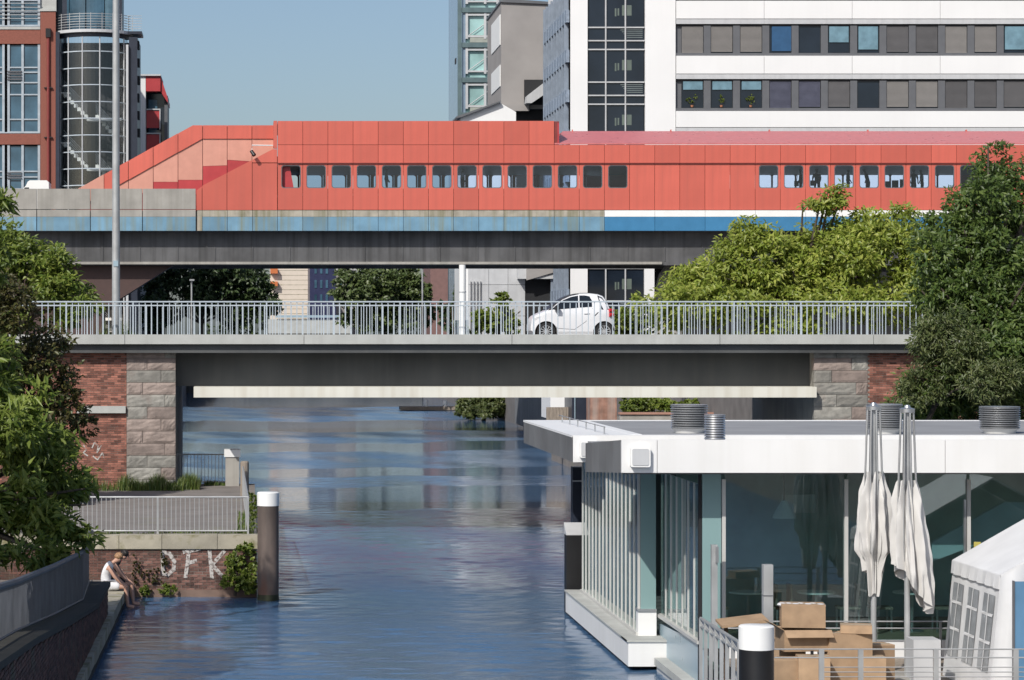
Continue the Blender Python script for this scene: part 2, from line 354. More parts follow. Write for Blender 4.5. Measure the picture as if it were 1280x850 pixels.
# ------------------------------------------------------------------ the setting: ground, water, banks, roads
def sheet(name, x0, x1, y0, y1, z, m, **k):
    return MB().add([(x0, y0, z), (x1, y0, z), (x1, y1, z), (x0, y1, z)], [(0, 1, 2, 3)]).build(name, m, None, **k)
YB, YR = 83.1, 94.3                # front and rear of the road bridge
YP = 64.3                          # promenade wall with the graffiti
ZP = 1.56                          # promenade level
ZR = 6.39                          # road level
YS = 152.4                         # front of the station
sheet('ground', -4000, 4000, -4000, 6000, -1.6, M_asph, kind='structure')
def water():
    # real wavelets: ruffled lanes across the canal with calmer water between
    r = np.random.default_rng(5)
    ys = [34.0]
    while ys[-1] < 287.5: ys.append(ys[-1] + .058*max(1, (ys[-1]/55)**1.2))
    ys[-1] = 288.0; ys = np.array(ys); xs = np.arange(-9, 27.01, .16)
    X, Y = np.meshgrid(xs, ys)
    lane_y = np.array([34, 62, 66, 84, 88, 96.5, 97.5, 111.3, 112, 119.3, 120, 126.7, 127.3, 144.6, 145.3, 156, 156.7, 174.4, 175.2, 195.3, 196, 232, 234, 288.])
    lane_a = np.array([1.0, 1.0, .92, .85, .85, .8, .16, .14, .8, .8, .10, .10, .9, .9, .08, .08, 1.1, 1.1, .08, .08, 1.2, 1.2, .15, .15])
    wob = 1.6*np.sin(X*.21+1.0)+.9*np.sin(X*.55+Y*.06)+.5*np.sin(X*1.3+2)
    A = np.interp(Y + wob*np.clip((Y-60)/80, .3, 1.3), lane_y, lane_a)
    A *= .75+.35*np.sin(X*.9+Y*.35)*np.sin(Y*.23-X*.3)
    dy = np.gradient(ys)[:, None]
    Z = np.zeros_like(X); n = 46
    for i in range(n):
        lam = .24*(6.5**(i/(n-1))); th = r.normal(0, .65); k = 2*np.pi/lam
        sl = .0155*(1.15 if lam < .8 else .85)
        fade = np.clip((lam/dy-2.6)/2, 0, 1)
        Z += fade*sl/k*np.sin(k*(X*np.sin(th)+Y*np.cos(th)) + r.uniform(0, 6.28))
    Z *= A
    edge = np.minimum(np.minimum(X+9, 27-X), np.minimum(Y-34, 288-Y)); Z *= np.clip(edge/1.0, 0, 1)
    v = np.stack([X, Y, Z], -1).reshape(-1, 3); ny, nx = X.shape
    i, j = np.meshgrid(np.arange(ny-1), np.arange(nx-1), indexing='ij'); q = (i*nx+j).ravel()
    f = np.stack([q, q+1, q+nx+1, q+nx], 1)
    base = len(v); ext = [(-60, -30, 0), (60, -30, 0), (60, 34, 0), (-60, 34, 0), (-60, 288, 0), (-9, 34, 0), (-9, 288, 0), (27, 34, 0), (27, 288, 0), (60, 288, 0)]
    v = np.vstack([v, np.array(ext, float)]); f = np.vstack([f, base+np.array([(0, 1, 2, 3), (3, 5, 6, 4), (7, 2, 9, 8)])])
    me = bpy.data.meshes.new('canal_water'); me.vertices.add(len(v)); me.vertices.foreach_set('co', v.astype(np.float32).ravel())
    me.loops.add(f.size); me.loops.foreach_set('vertex_index', f.astype(np.int32).ravel()); me.polygons.add(len(f)); me.polygons.foreach_set('loop_start', (np.arange(len(f))*4).astype(np.int32))
    me.update(calc_edges=True); me.polygons.foreach_set('use_smooth', [True]*len(me.polygons)); me.materials.append(M_water)
    at = me.attributes.new('ruffle', 'FLOAT', 'POINT'); at.data.foreach_set('value', np.concatenate([A.ravel(), np.full(10, 1.0)]).astype(np.float32))
    link(bpy.data.objects.new('canal_water', me), kind='structure')
water()
MB().box(-400, 400, 288, 2500, -1.5, 5.6).build('far_bank', M_asph, kind='structure')
MB().box(-400, -7.0, 94.6, 287.9, -1.5, 5.7).build('left_bank', M_asph, kind='structure')
MB().box(19.6, 400, 94.6, 287.9, -1.5, 5.7).build('right_bank', M_asph, kind='structure')
MB().box(21.4, 300, -30, 83.0, -1.5, 3.6).build('right_near_bank', M_path, kind='structure')
MB().box(-300, -7.2, -30, 82.7, -1.5, 1.3).build('left_near_bank', M_path, kind='structure')
MB().box(15.5, 19.58, 96, 114, -1.5, 2.3).box(15.9, 19.58, 114.01, 134.5, -1.5, 2.3).build('right_towpath', M_path, kind='structure')

# promenade with kerb wall of single bricks
pr = MB().box(-7.18, .2, YP+.13, 86.6, -1.5, ZP-.02)
pr.build('promenade', M_path, kind='structure')
qw = thing('quay_wall', 'low dark brick quay wall with coping stones and white painted letters', 'wall', (-2, YP, 0))
MB().box(-7.1, .2, YP+.012, YP+.12, -.6, 1.2).build('mortar_bed', M_mortar, qw)
bm_ = MB().box(-.1, .1, -.035, .05, -.028, .028).mesh('brick', M_brickq)
bs_ = MB().box(-.046, .046, -.035, .05, -.028, .028).mesh('half_brick', M_brickq)
cnt = 0; z = -.08; row = 0; rest = MB()
while z < 1.17:
    x = .2-.1 - (0 if row % 2 else .105); 
    while x > -7.0:
        if x > -3.3 and cnt < 296:
            o = inst('brick', bm_, (x, YP+.035+rnd.uniform(-.004, .006), z), qw); cnt += 1
        elif x > -7: rest.box(x-.1, x+.1, YP, YP+.08, z-.028, z+.028)
        x -= .211
    z += .0685; row += 1
rest.build('hidden_bricks', M_brickd, qw, kind='stuff')
x = .24
for k in range(6):
    w_ = rnd.uniform(1.0, 1.5)
    MB().box(x-w_+.012, x, YP-.06, YP+.42, 1.215, ZP+rnd.uniform(-.01, .01)).build('coping_stone', M_cope, qw); x -= w_
MB().box(-7.1, .205, YP-.03, YP+.0, -.6, .19).build('plinth', mat('stained_plinth', (.20, .135, .105), .9, var=.25, scale=2, bump=.3, spots=.2, spotc=(.07, .07, .04), spotscale=1.2), qw)
# graffiti
def worn_paint():
    m = bpy.data.materials.new('worn_white_paint'); N, L, B = nodes(m)
    B.inputs['Base Color'].default_value = (.50, .47, .44, 1); B.inputs['Roughness'].default_value = .8
    tc = N.new('ShaderNodeTexCoord'); n = N.new('ShaderNodeTexNoise'); n.inputs['Scale'].default_value = 14; n.inputs['Detail'].default_value = 6; L.new(tc.outputs['Object'], n.inputs[0])
    L.new(ramp(N, L, n.outputs[0], .33, .54), B.inputs['Alpha']); return m
M_graf = worn_paint()
GK = [0]
def stroke(mb, pts, w):
    for a, b in zip(pts[:-1], pts[1:]):
        a = Vector(a); b = Vector(b); d = (b-a).normalized(); n = Vector((-d.y, d.x))*w/2; a = a-d*w*.3; b = b+d*w*.3
        v = [(*(a+n), 0), (*(b+n), 0), (*(b-n), 0), (*(a-n), 0)]
        GK[0] += 1; yo = YP-.008-.0012*(GK[0] % 9)
        mb.add([(p[0], yo, p[1]) for p in v], [(3, 2, 1, 0)])
def gp(px, py): return (wx(px, YP), wz(py, YP))
for let, sts in (('D', [[(203, 692), (204, 716)], [(203, 690), (212, 692), (218, 702), (217, 712), (210, 718), (204, 717)]]),
                 ('F', [[(236, 690), (232, 721)], [(230, 690), (249, 686)], [(234, 704), (245, 701)]]),
                 ('K', [[(262, 689), (265, 722)], [(280, 689), (265, 706), (278, 720)]])):
    g = MB()
    for s_ in sts: stroke(g, [gp(*p) for p in s_], .095)
    g.build('graffiti_letter', M_graf, qw, label='worn white painted letter ' + let)

# left ledge and ramp parapet in the tree's shade
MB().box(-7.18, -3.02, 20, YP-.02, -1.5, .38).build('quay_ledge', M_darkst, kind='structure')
x = 20.0; k = 0
lg = thing('ledge_edging', 'row of worn edging stones along the left canal ledge', 'edging', (-3, 45, .4))
while x < YP-.4:
    l_ = rnd.uniform(1.1, 1.5); l_ = min(l_, YP-.04-x)
    MB().box(-3.45, -2.98+rnd.uniform(-.01, .01), x+.012, x+l_, .2, .45+rnd.uniform(-.012, .012)).build('edging_stone', M_cope, lg); x += l_
MB().box(-7.1, -3.47, 56.4, YP-.06, .37, .44).build('ledge_paving', M_path, kind='structure')
wl = thing('ramp_wall', 'dark shaded brick parapet of the ramp on the left bank', 'wall', (-3.3, 48, .5))
prof = [(56.3, 1.12), (51.7, 1.12), (44, 1.66), (36.8, 2.2), (24, 3.0)]
poly = [(56.3, .2)] + prof + [(24, .2)]
MB().prism(poly, -4.3, -3.12, 'x').build('wall_core', M_mortar, wl)
bk = MB(); z = .47; row = 0
def ptop(y):
    for (a, b), (c, d) in zip(prof[:-1], prof[1:]):
        if c <= y <= a: return b + (d-b)*(a-y)/(a-c)
    return 3.0
while z < 3:
    y = 56.28 - (.12 if row % 2 else .0)
    while y > 30:
        if z+.03 < ptop(y-.1)-.06: bk.box(-3.2, -3.09+rnd.uniform(-.004, .004), y-.225, y-.012, z-.028, z+.028)
        y -= .237
    z += .072; row += 1
z = .47
while z < 1.05: 
    xx = -4.25
    while xx < -3.2: bk.box(xx, xx+.21, 56.25, 56.325, z-.028, z+.028); xx += .224
    z += .072
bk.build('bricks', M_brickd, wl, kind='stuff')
for (a, b), (c, d) in zip(prof[:-1], prof[1:]):
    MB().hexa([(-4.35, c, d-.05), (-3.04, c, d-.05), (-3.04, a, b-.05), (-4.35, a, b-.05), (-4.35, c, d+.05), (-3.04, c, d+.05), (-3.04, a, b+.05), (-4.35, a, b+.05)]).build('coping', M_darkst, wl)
fn = thing('ramp_fence', 'grey steel bar fence with round handrail on the shaded ramp wall', 'fence', (-3.8, 50, 1.1))
fpts = [(-3.82, 62.3, .5), (-3.78, 58.4, .62), (-3.5, 56, 1.12), (-3.36, 51.7, 1.15), (-3.34, 44, 1.7), (-3.34, 36.8, 2.25), (-3.34, 26, 2.95)]
M_fence = mat('dull_fence_steel', (.085, .09, .10), .55, metal=.1, var=.35, scale=2)
tops = [1.80, 1.95, 2.12, 2.2, 2.62, 3.05, 3.8]
MB().tube([(p[0], p[1], t) for p, t in zip(fpts, tops)], .05, 8).build('handrail', M_fence, fn, True)
MB().tube([(p[0], p[1], p[2]+.1) for p in fpts], .025, 6).build('bottom_rail', M_fence, fn, True)
for (p, t), (q, u) in zip(list(zip(fpts, tops))[:-1], list(zip(fpts, tops))[1:]):
    if p[1] > 60: continue
    n_ = int((p[1]-q[1])/.14); fw = .03 if p[1] < 57 else .011
    for j in range(n_):
        s_ = j/n_; y = p[1]+(q[1]-p[1])*s_; zb_ = p[2]+(q[2]-p[2])*s_; zt_ = t+(u-t)*s_; x = p[0]+(q[0]-p[0])*s_
        MB().box(x-.006, x+.006, y-fw, y+fw, zb_+.1, zt_).build('bar', M_fence, fn)

# promenade railings
def bar_fence(name, label, pts, z0, z1, pitch, bw, mt, rail_r=.024, group=None, bars='bar', posts=None, low=.08):
    t = thing(name, label, 'railing', (pts[0][0], pts[0][1], z0), group)
    bmsh = MB().box(-bw/2, bw/2, -.008, .008, 0, z1-z0-low).mesh(bars, mt)
    MB().tube([(p[0], p[1], z1) for p in pts], rail_r, 8).build('top_rail', mt, t, True)
    MB().tube([(p[0], p[1], z0+low) for p in pts], rail_r*.8, 8).build('bottom_rail', mt, t, True)
    for a, b in zip(pts[:-1], pts[1:]):
        a = Vector(a); b = Vector(b); n_ = max(1, round((b-a).length/pitch))
        for j in range(n_):
            p = a.lerp(b, (j+.5)/n_); inst(bars, bmsh, (p.x, p.y, z0+low), t)
    pm = MB().box(-.025, .025, -.025, .025, 0, z1-z0).mesh('post', mt)
    for a in pts if posts is None else posts: inst('post', pm, (a[0], a[1], z0), t)
    return t
bar_fence('promenade_railing', 'galvanised bar railing along the front edge of the promenade', [(-4.6, YP+.35), (-.02, YP+.35)], ZP, ZP+.93, .117, .019, M_railg, posts=[(-4.6, YP+.35), (-2.3, YP+.35), (-.02, YP+.35)])
bar_fence('promenade_railing', 'galvanised railing running back along the canal side of the promenade', [(-.02, YP+.42), (-.18, 79.5)], ZP, ZP+.93, .117, .019, M_railg)
bar_fence('promenade_railing', 'short grey railing across the promenade beneath the bridge', [(-2.6, 86.2), (-.6, 86.2)], ZP, ZP+1.0, .117, .02, M_railg)
sp = thing('gate_pier', 'squat concrete pier with bright top beside the railing under the bridge', 'pier', (-.55, 85.6, ZP))
MB().box(-.78, -.32, 85.4, 85.85, ZP-.02, ZP+.95).build('shaft', M_conc, sp); MB().box(-.82, -.28, 85.36, 85.9, ZP+.95, ZP+1.2).build('cap', M_wpaint, sp)
tp = thing('timber_post', 'weathered timber post at the end of the canal side railing', 'post', (-.15, 80, ZP))
MB().tube([(-.13, 79.8, -.5), (-.13, 79.8, ZP+1.05)], [.15, .14], 10).build('shaft', M_wood, tp, True); MB().tube([(-.13, 79.8, ZP+1.05), (-.13, 79.8, ZP+1.09)], [.14, .11], 10).build('worn_top', M_wood, tp, True)
# steel mooring pile
mp_ = thing('mooring_pile', 'tall rusty steel mooring pile with white cap in front of the brick wall', 'pile', (.48, 63.7, 0))
MB().lathe([(.265, -1.2), (.265, 2.36)], .48, 63.7, 32).build('shaft', M_rust, mp_, True)
MB().lathe([(.268, -.3), (.268, .10), (.266, .14)], .48, 63.7, 32).build('algae_band', mat('algae', (.035, .04, .018), .6, var=.4, scale=6), mp_, True)
MB().lathe([(.275, 2.34), (.275, 2.66), (.25, 2.68)], .48, 63.7, 32).build('cap', M_wpaint, mp_, True)

# ------------------------------------------------------------------ road bridge
rb = thing('road_bridge', 'grey steel girder road bridge across the canal', 'bridge', (8, 88, 0))
x0, x1 = wx(70, YB), wx(1210, YB)
MB().box(x0-30, x1+30, YB+.5, YR-.5, 6.0, ZR).build('roadway', M_asph, rb)
for a, b in ((YB+.45, YB+2.4), (YR-2.4, YR-.45)): MB().box(x0-30, x1+30, a, b, ZR-.05, ZR+.12).build('footway', M_path, rb)
xs = [x0-30, wx(156, YB), wx(380, YB), wx(640, YB), wx(900, YB), wx(1092, YB), x1+30]
for a, b in zip(xs[:-1], xs[1:]):
    MB().box(a+.008, b-.008, YB, YB+.5, 6.285, 6.598).build('edge_beam', M_fascia, rb); MB().box(a+.008, b-.008, YR-.5, YR, 6.285, 6.598).build('edge_beam', M_fascia, rb)
gx0, gx1 = wx(219, YB)-.4, wx(1022, YB)+.4
MB().box(gx0, gx1, YB+1.35, YB+1.75, 4.9, 6.0).build('girder', M_girder, rb)
MB().box(gx0, gx1, YR-1.75, YR-1.35, 4.9, 6.0).build('girder', M_girder, rb)
for j in range(3): MB().box(gx0, gx1, YB+3.4+j*2.3, YB+3.7+j*2.3, 4.95, 6.0).build('girder', M_girder, rb)
MB().box(x0-3, x1+3, YB+.2, YB+1.4, 6.0, 6.27).build('cantilever_slab', M_girder, rb)
MB().box(wx(242, YB), wx(1021, YB+.1), YB+.12, YB+1.9, 4.55, 4.895).build('bottom_flange', M_cream, rb)
MB().box(wx(242, YB), wx(1021, YB+.1), YR-1.9, YR-1.2, 4.56, 4.897).build('bottom_flange', M_cream, rb)

def abutment(label, xin, xout, xfar, side):
    t = thing('bridge_abutment', label, 'abutment', ((xin+xout)/2, YB+.8, ZP))
    xa, xb = min(xin, xout), max(xin, xout)
    MB().box(xa+.04, xb-.04, YB+.62, YB+11, -1.5, 6.2).build('core', M_conc, t)
    rows = 12; zt = 6.22; hgt = (zt-1.45)/rows
    for i in range(rows):
        zb_ = 1.45+i*hgt
        cut = [.33, .78, .42, .7][(i*3+(1 if side > 0 else 0)) % 4]; xm = xa+(xb-xa)*cut
        for (a, b) in ((xa, xm), (xm, xb)):
            # rock faced block: grid front, bulging, chipped
            m = MB(); nx, nz = 7, 5; v = []; f = []
            for q in range(nz+1):
                for p in range(nx+1):
                    u, w = p/nx, q/nz; e = min(u, 1-u, w, 1-w)
                    dep = (.0 if e < .01 else -.012-rnd.uniform(0, .022)*(1 if (i % 3) else .4))
                    v.append((a+.007+(b-a-.014)*u, YB+.55+dep, zb_+.006+(hgt-.012)*w))
            for q in range(nz):
                for p in range(nx):
                    k_ = q*(nx+1)+p; f.append((k_, k_+1, k_+nx+2, k_+nx+1))
            m.add(v, f)
            m.box(a+.007, b-.007, YB+.551, YB+.95, zb_+.006, zb_+hgt-.006)
            m.build('granite_block', M_granitep if rnd.random() < .42 else M_granite, t)
    # brick wing wall
    a, b = min(xout, xfar), max(xout, xfar)
    MB().box(a, b, YB+.588, YB+.9, -1.2, 6.15).build('mortar_bed', M_mortar, t)
    m = MB(); z = 1.35; row = 0
    while z < 6.1:
        x = a + (.06 if row % 2 else -.05)
        while x < b:
            u, w = max(a, x), min(b, x+.212)
            if w-u > .03: m.box(u, w, YB+.575+rnd.uniform(-.004, .004), YB+.63, z-.03, z+.03)
            x += .222
        z += .073; row += 1
    m.build('bricks', M_brick, t, kind='stuff')
    return t
abL = abutment('left bridge abutment of granite blocks and red brick beside the promenade', wx(219, YB), wx(157, YB), -13, -1)
MB().box(wx(95, YB), wx(157, YB)-.02, YB+.42, YB+.6, wz(515, YB)-.05, wz(510, YB)+.05).build('ledge_strip', M_fascia, abL)
abutment('right bridge abutment of granite blocks and red brick behind the pavilion roof', wx(1022, YB), wx(1090, YB), wx(1400, YB), 1)
g = MB()
for a in ([(115, 560), (118, 553), (123, 558), (121, 566), (127, 556)], [(116, 570), (122, 575), (128, 566), (130, 572)], [(104, 556), (108, 562), (104, 566), (110, 570)]):
    for gi, (p, q) in enumerate(zip(a[:-1], a[1:])):
        p = Vector((wx(p[0], YB+.57), wz(p[1], YB+.57))); q = Vector((wx(q[0], YB+.57), wz(q[1], YB+.57))); d = (q-p).normalized(); n = Vector((-d.y, d.x))*.022
        g.add([(w.x, YB+.566-.0012*gi, w.y) for w in (p+n, q+n, q-n, p-n)], [(3, 2, 1, 0)])
g.build('graffiti_tag', M_graf, abL)

def bridge_rail(label, Y):
    xa, xb = wx(50, YB), wx(1215, YB)
    t = thing('bridge_railing', label, 'railing', (7, Y, 6.6))
    MB().box(xa-8, xb+2, Y-.035, Y+.035, 7.642, 7.685).build('top_rail', M_rail, t)
    b = MB().box(-.0135, .0135, -.008, .008, 0, 1.045).mesh('baluster', M_rail)
    p = MB().box(-.022, .022, -.03, .03, 0, 1.045).mesh('post', M_rail)
    n_ = int((xb-xa)/.1975)
    for j in range(n_): inst('post' if j % 11 == 4 else 'baluster', p if j % 11 == 4 else b, (xa+.05+j*.1975, Y, 6.597), t)
    return t
bridge_rail('pale grey railing along the near edge of the road bridge', YB+.2)
bridge_rail('pale grey railing along the far edge of the road bridge, behind the car', YR-.2)

# street lamp mast on the bridge
lm = thing('lamp_mast', 'tall grey lamp mast rising from the far edge of the bridge at left', 'lamp post', (wx(145, 95), 95, 5.7))
MB().tube([(wx(145, 95), 95, 5.7), (wx(145, 95), 95, 20.5)], [.155, .12], 16).build('mast', M_railg, lm, True)
MB().tube([(wx(145, 95), 95, 20.45), (wx(145, 95)+.1, 94.6, 21.2), (wx(145, 95)+.2, 93.6, 21.5)], .06, 8).build('arm', M_railg, lm, True)
MB().box(wx(145, 95)+.05, wx(145, 95)+.35, 92.7, 93.6, 21.42, 21.56).build('lamp_head', M_railg, lm)
MB().box(wx(142, 95), wx(148, 95), 94.82, 94.86, wz(333, 95), wz(326, 95)).build('number_plate', M_lblue, lm)

# ------------------------------------------------------------------ car (local frame: front towards -x)
def make_car(loc, s):
    t = thing('car', 'small white two seat city car driving left across the bridge', 'car', loc)
    ax = (-.86, 1.01); R = .29
    tp_ = [(-1.345, .52), (-1.33, .66), (-1.24, .79), (-1.05, .89), (-.84, .97), (-.62, 1.14), (-.38, 1.32), (-.12, 1.45), (.2, 1.53), (.55, 1.54), (.82, 1.51), (1.0, 1.44), (1.12, 1.26), (1.20, 1.05), (1.28, .92), (1.335, .70), (1.345, .52)]
    def zt(x):
        for (a, b), (c, d) in zip(tp_[:-1], tp_[1:]):
            if a <= x <= c: return b+(d-b)*(x-a)/(c-a)
        return .5
    def zb(x):
        z = .2 + (.12 if abs(x) > 1.3 else 0)
        for a in ax:
            if abs(x-a) < .36: z = max(z, .27+math.sqrt(.36**2-(x-a)**2))
        return z
    def ys(x, z):
        w = .78*(1-.22*(abs(x)/1.36)**6); return w-.20*max(0, z-.9)/.64-.05*max(0, .45-z)
    xs_ = sorted(set([-1.345+2.69*i/60 for i in range(61)] + [a+d for a in ax for d in (-.36, -.355, .355, .36)])); K = 12
    v = []; f = []
    for x in xs_:
        b, tt = zb(x), zt(x); b = min(b, tt-.12)
        ring = []
        for k in range(K-3):
            z = b+(tt-.07-b)*k/(K-4); ring.append((ys(x, z), z))
        y = ys(x, tt-.07); ring += [(y-.03, tt-.025), (y-.11, tt-.003), (0, tt)]
        full = [(-y_, z_) for y_, z_ in ring] + [(y_, z_) for y_, z_ in ring[::-1][1:]]
        v += [(x*s, y_*s, z_*s) for y_, z_ in full]; nr = len(full)
    for i in range(len(xs_)-1):
        for j in range(nr): f.append((i*nr+j, i*nr+(j+1) % nr, (i+1)*nr+(j+1) % nr, (i+1)*nr+j))
    f += [tuple(range(nr)), tuple(range((len(xs_)-1)*nr, len(xs_)*nr))]
    L0 = Vector(loc)
    def loc_build(m, name, mt, parent=t, smooth=False):
        m.v = [(p[0]+L0.x, p[1]+L0.y, p[2]+L0.z) for p in m.v]; return m.build(name, mt, parent, smooth)
    body = loc_build(MB().add(v, f), 'body', M_carw, smooth=True)
    def patch(poly, off, th=.012, n=1):
        m = MB()
        for sg in (-1,):
            a = [(x*s, sg*(ys(x, z)+off)*s, z*s) for x, z in poly]; c = [(x*s, sg*(ys(x, z)+off-th)*s, z*s) for x, z in poly]; k = len(poly)
            m.add(a+c, [tuple(range(k)), tuple(range(2*k-1, k-1, -1))]+[(i, (i+1) % k, (i+1) % k+k, i+k) for i in range(k)])
        return m
    loc_build(patch([(-.70, 1.0), (-.55, 1.13), (-.30, 1.31), (-.05, 1.41), (.18, 1.455), (.18, 1.06), (-.3, 1.02)], .006), 'side_window', M_cargl)
    loc_build(patch([(.22, 1.065), (.22, 1.458), (.40, 1.46), (.55, 1.43), (.62, 1.30), (.62, 1.09)], .006), 'side_window', M_cargl)
    loc_build(patch([(-.72, .985), (-.57, 1.155), (-.33, 1.335), (-.07, 1.45), (.2, 1.505), (.2, 1.52), (-.1, 1.475), (-.36, 1.355), (-.62, 1.165), (-.80, .985)], .004), 'pillar_trim', M_plast)
    # windscreen and roof, rear window: strips over the top profile
    def strip(xa, xb, hw, name, mt, n=8):
        m = MB(); v = []; f = []
        for i in range(n+1):
            x = xa+(xb-xa)*i/n
            for y in (-1, 1): v.append((x*s, y*(ys(x, zt(x)-.07)-hw)*s, (zt(x)+.008)*s))
        for i in range(n): f.append((2*i, 2*i+1, 2*i+3, 2*i+2))
        return loc_build(m.add(v, f), name, mt)
    strip(-.82, -.1, .09, 'windscreen', M_screen); strip(-.08, .85, .09, 'roof_panel', M_plast); strip(1.0, 1.19, .1, 'rear_window', M_cargl)
    loc_build(patch([(.93, 1.0), (.80, 1.46), (.95, 1.40), (1.08, 1.2), (1.16, 1.0)], .005), 'rear_side_glass', M_cargl)
    def line(p, q, w=.014):
        (a, b), (c, d) = p, q; l = math.hypot(c-a, d-b); nx_, nz_ = -(d-b)/l*w/2, (c-a)/l*w/2
        return [(a+nx_, b+nz_), (c+nx_, d+nz_), (c-nx_, d-nz_), (a-nx_, b-nz_)]
    for p, q in (((-.55, .95), (-.52, .40)), ((-.52, .40), (.05, .36)), ((.05, .36), (.42, .62)), ((.42, .62), (.64, 1.05))):
        loc_build(patch(line(p, q), .003), 'door_seam', M_dgrey)
    loc_build(patch([(.68, .80), (.80, .92), (.83, .91), (.71, .79)], .006), 'air_intake', M_plast)
    loc_build(patch([(.35, .86), (.52, .87), (.52, .90), (.35, .89)], .03, .02), 'door_handle', M_carw)
    loc_build(patch([(-.50, .24), (.62, .24), (.62, .30), (-.50, .30)], .01), 'sill', M_lgrey)
    for z in (1.0-.03, .83):
        loc_build(MB().tube([(1.17*s, -.72*s, z*s), (1.30*s, -.66*s, z*s)], .062*s, 14), 'tail_lamp', M_taill, smooth=True)
    loc_build(patch([(-1.27, .70), (-1.12, .78), (-1.05, .76), (-1.22, .66)], .012, .03), 'headlight', M_lgrey)
    mir = loc_build(MB().box(-.60*s, -.46*s, -.98*s, -.80*s, .98*s, 1.10*s), 'wing_mirror', M_plast)
    for a in ax:
        for sg in (-1, 1):
            y0 = sg*.74
            def ring(r0, r1, ya, yb, n=28): 
                m = MB(); v = []
                for j in range(n):
                    c = 2*math.pi*j/n
                    for r_, yy in ((r0, ya), (r1, ya), (r1, yb), (r0, yb)): v.append(((a+r_*math.cos(c))*s, yy*s, (R+r_*math.sin(c))*s))
                f = []
                for j in range(n):
                    k = (j+1) % n
                    for q in range(4): f.append((j*4+q, j*4+(q+1) % 4, k*4+(q+1) % 4, k*4+q))
                return m.add(v, f)
            wh = loc_build(ring(.205, R, y0+.02*sg, y0-.16*sg), 'wheel', M_tyre, smooth=True)
            loc_build(ring(.185, .207, y0+.005*sg, y0-.10*sg), 'rim', M_rim, wh)
            sm = MB()
            for q in range(12):
                c = 2*math.pi*q/12; d = Vector((math.cos(c), math.sin(c))); n = Vector((-d.y, d.x))*.014
                pp = [d*.03+n, d*.19+n*.8, d*.19-n*.8, d*.03-n]
                sm.prism([((a+p.x)*s, (R+p.y)*s) for p in pp], (y0+.0*sg)*s, (y0-.02*sg)*s, 'y')
            sm.lathe  # hub below
            sm.tube([((a)*s, (y0+.006*sg)*s, R*s), (a*s, (y0-.05*sg)*s, R*s)], .045*s, 12)
            loc_build(sm, 'spokes', M_rim, wh)
            loc_build(MB().tube([(a*s, (y0-.06*sg)*s, R*s), (a*s, (y0-.09*sg)*s, R*s)], .19*s, 20), 'brake_disc', M_black, wh)
    loc_build(MB().box(-1.1*s, 1.15*s, -.55*s, .55*s, .22*s, .8*s), 'floor_pan', M_black)
    return t
make_car((wx(712.5, 87), 87, ZR), 1.045)

# ------------------------------------------------------------------ station on its viaduct
st = thing('railway_station', 'long red panelled elevated railway station above the canal', 'station', (20, YS, 14))
P31 = 31.42
def jx(k): return 315.6 + P31*k                # panel joints in the facade raster
zrow = {k: wz(v, YS) for k, v in dict(top=151, r1=181, r2=203.7, bot=262.5, wt=206.5, wb=235.2, topr=165.5, r0=180).items()}
Yr = YS+9.7
XE = wx(1420, YS)
win_idx = set(range(2, 15)) | set(range(20, 30))
def panel_mesh(name, h, mt):
    w = P31*YS/F; return MB().box(.012, w-.012, 0, .10, .012, h-.012).mesh(name, mt)
hw_ = P31*YS/F
m_low = panel_mesh('wall_panel', zrow['r2']-zrow['bot'], M_red); m_mid = panel_mesh('wall_panel', zrow['r1']-zrow['r2'], M_red); m_top = panel_mesh('wall_panel', zrow['top']-zrow['r1'], M_red)
wx0 = 4.6*YS/F; wx1 = 29.0*YS/F
m_win = MB().holed(.012, hw_-.012, .012, zrow['r2']-zrow['bot']-.012, wx0, wx1, zrow['wb']-zrow['bot'], zrow['wt']-zrow['bot'], .16, 0, .10).mesh('window_panel', M_red)
m_winb = MB().holed(.002, hw_-.002, .012, zrow['r2']-zrow['bot']-.012, .05, hw_-.05, zrow['wb']-zrow['bot']-.25, zrow['wt']-zrow['bot']+.02, .1, 0, .10).mesh('rear_window_panel', M_red)
m_fr = MB().holed(wx0-.05, wx1+.05, zrow['wb']-zrow['bot']-.05, zrow['wt']-zrow['bot']+.05, wx0+.035, wx1-.035, zrow['wb']-zrow['bot']+.035, zrow['wt']-zrow['bot']-.035, .14, -.02, .08)
m_fr = MB().holed(wx0-.001, wx1+.001, zrow['wb']-zrow['bot']-.001, zrow['wt']-zrow['bot']+.001, wx0+.045, wx1-.045, zrow['wb']-zrow['bot']+.045, zrow['wt']-zrow['bot']-.045, .14, .012, .09).mesh('window_frame', M_dgrey)
m_pn = MB().rrect(wx0+.02, wx1-.02, zrow['wb']-zrow['bot']+.02, zrow['wt']-zrow['bot']-.02, .14, .045, .055).mesh('pane', M_g_win)
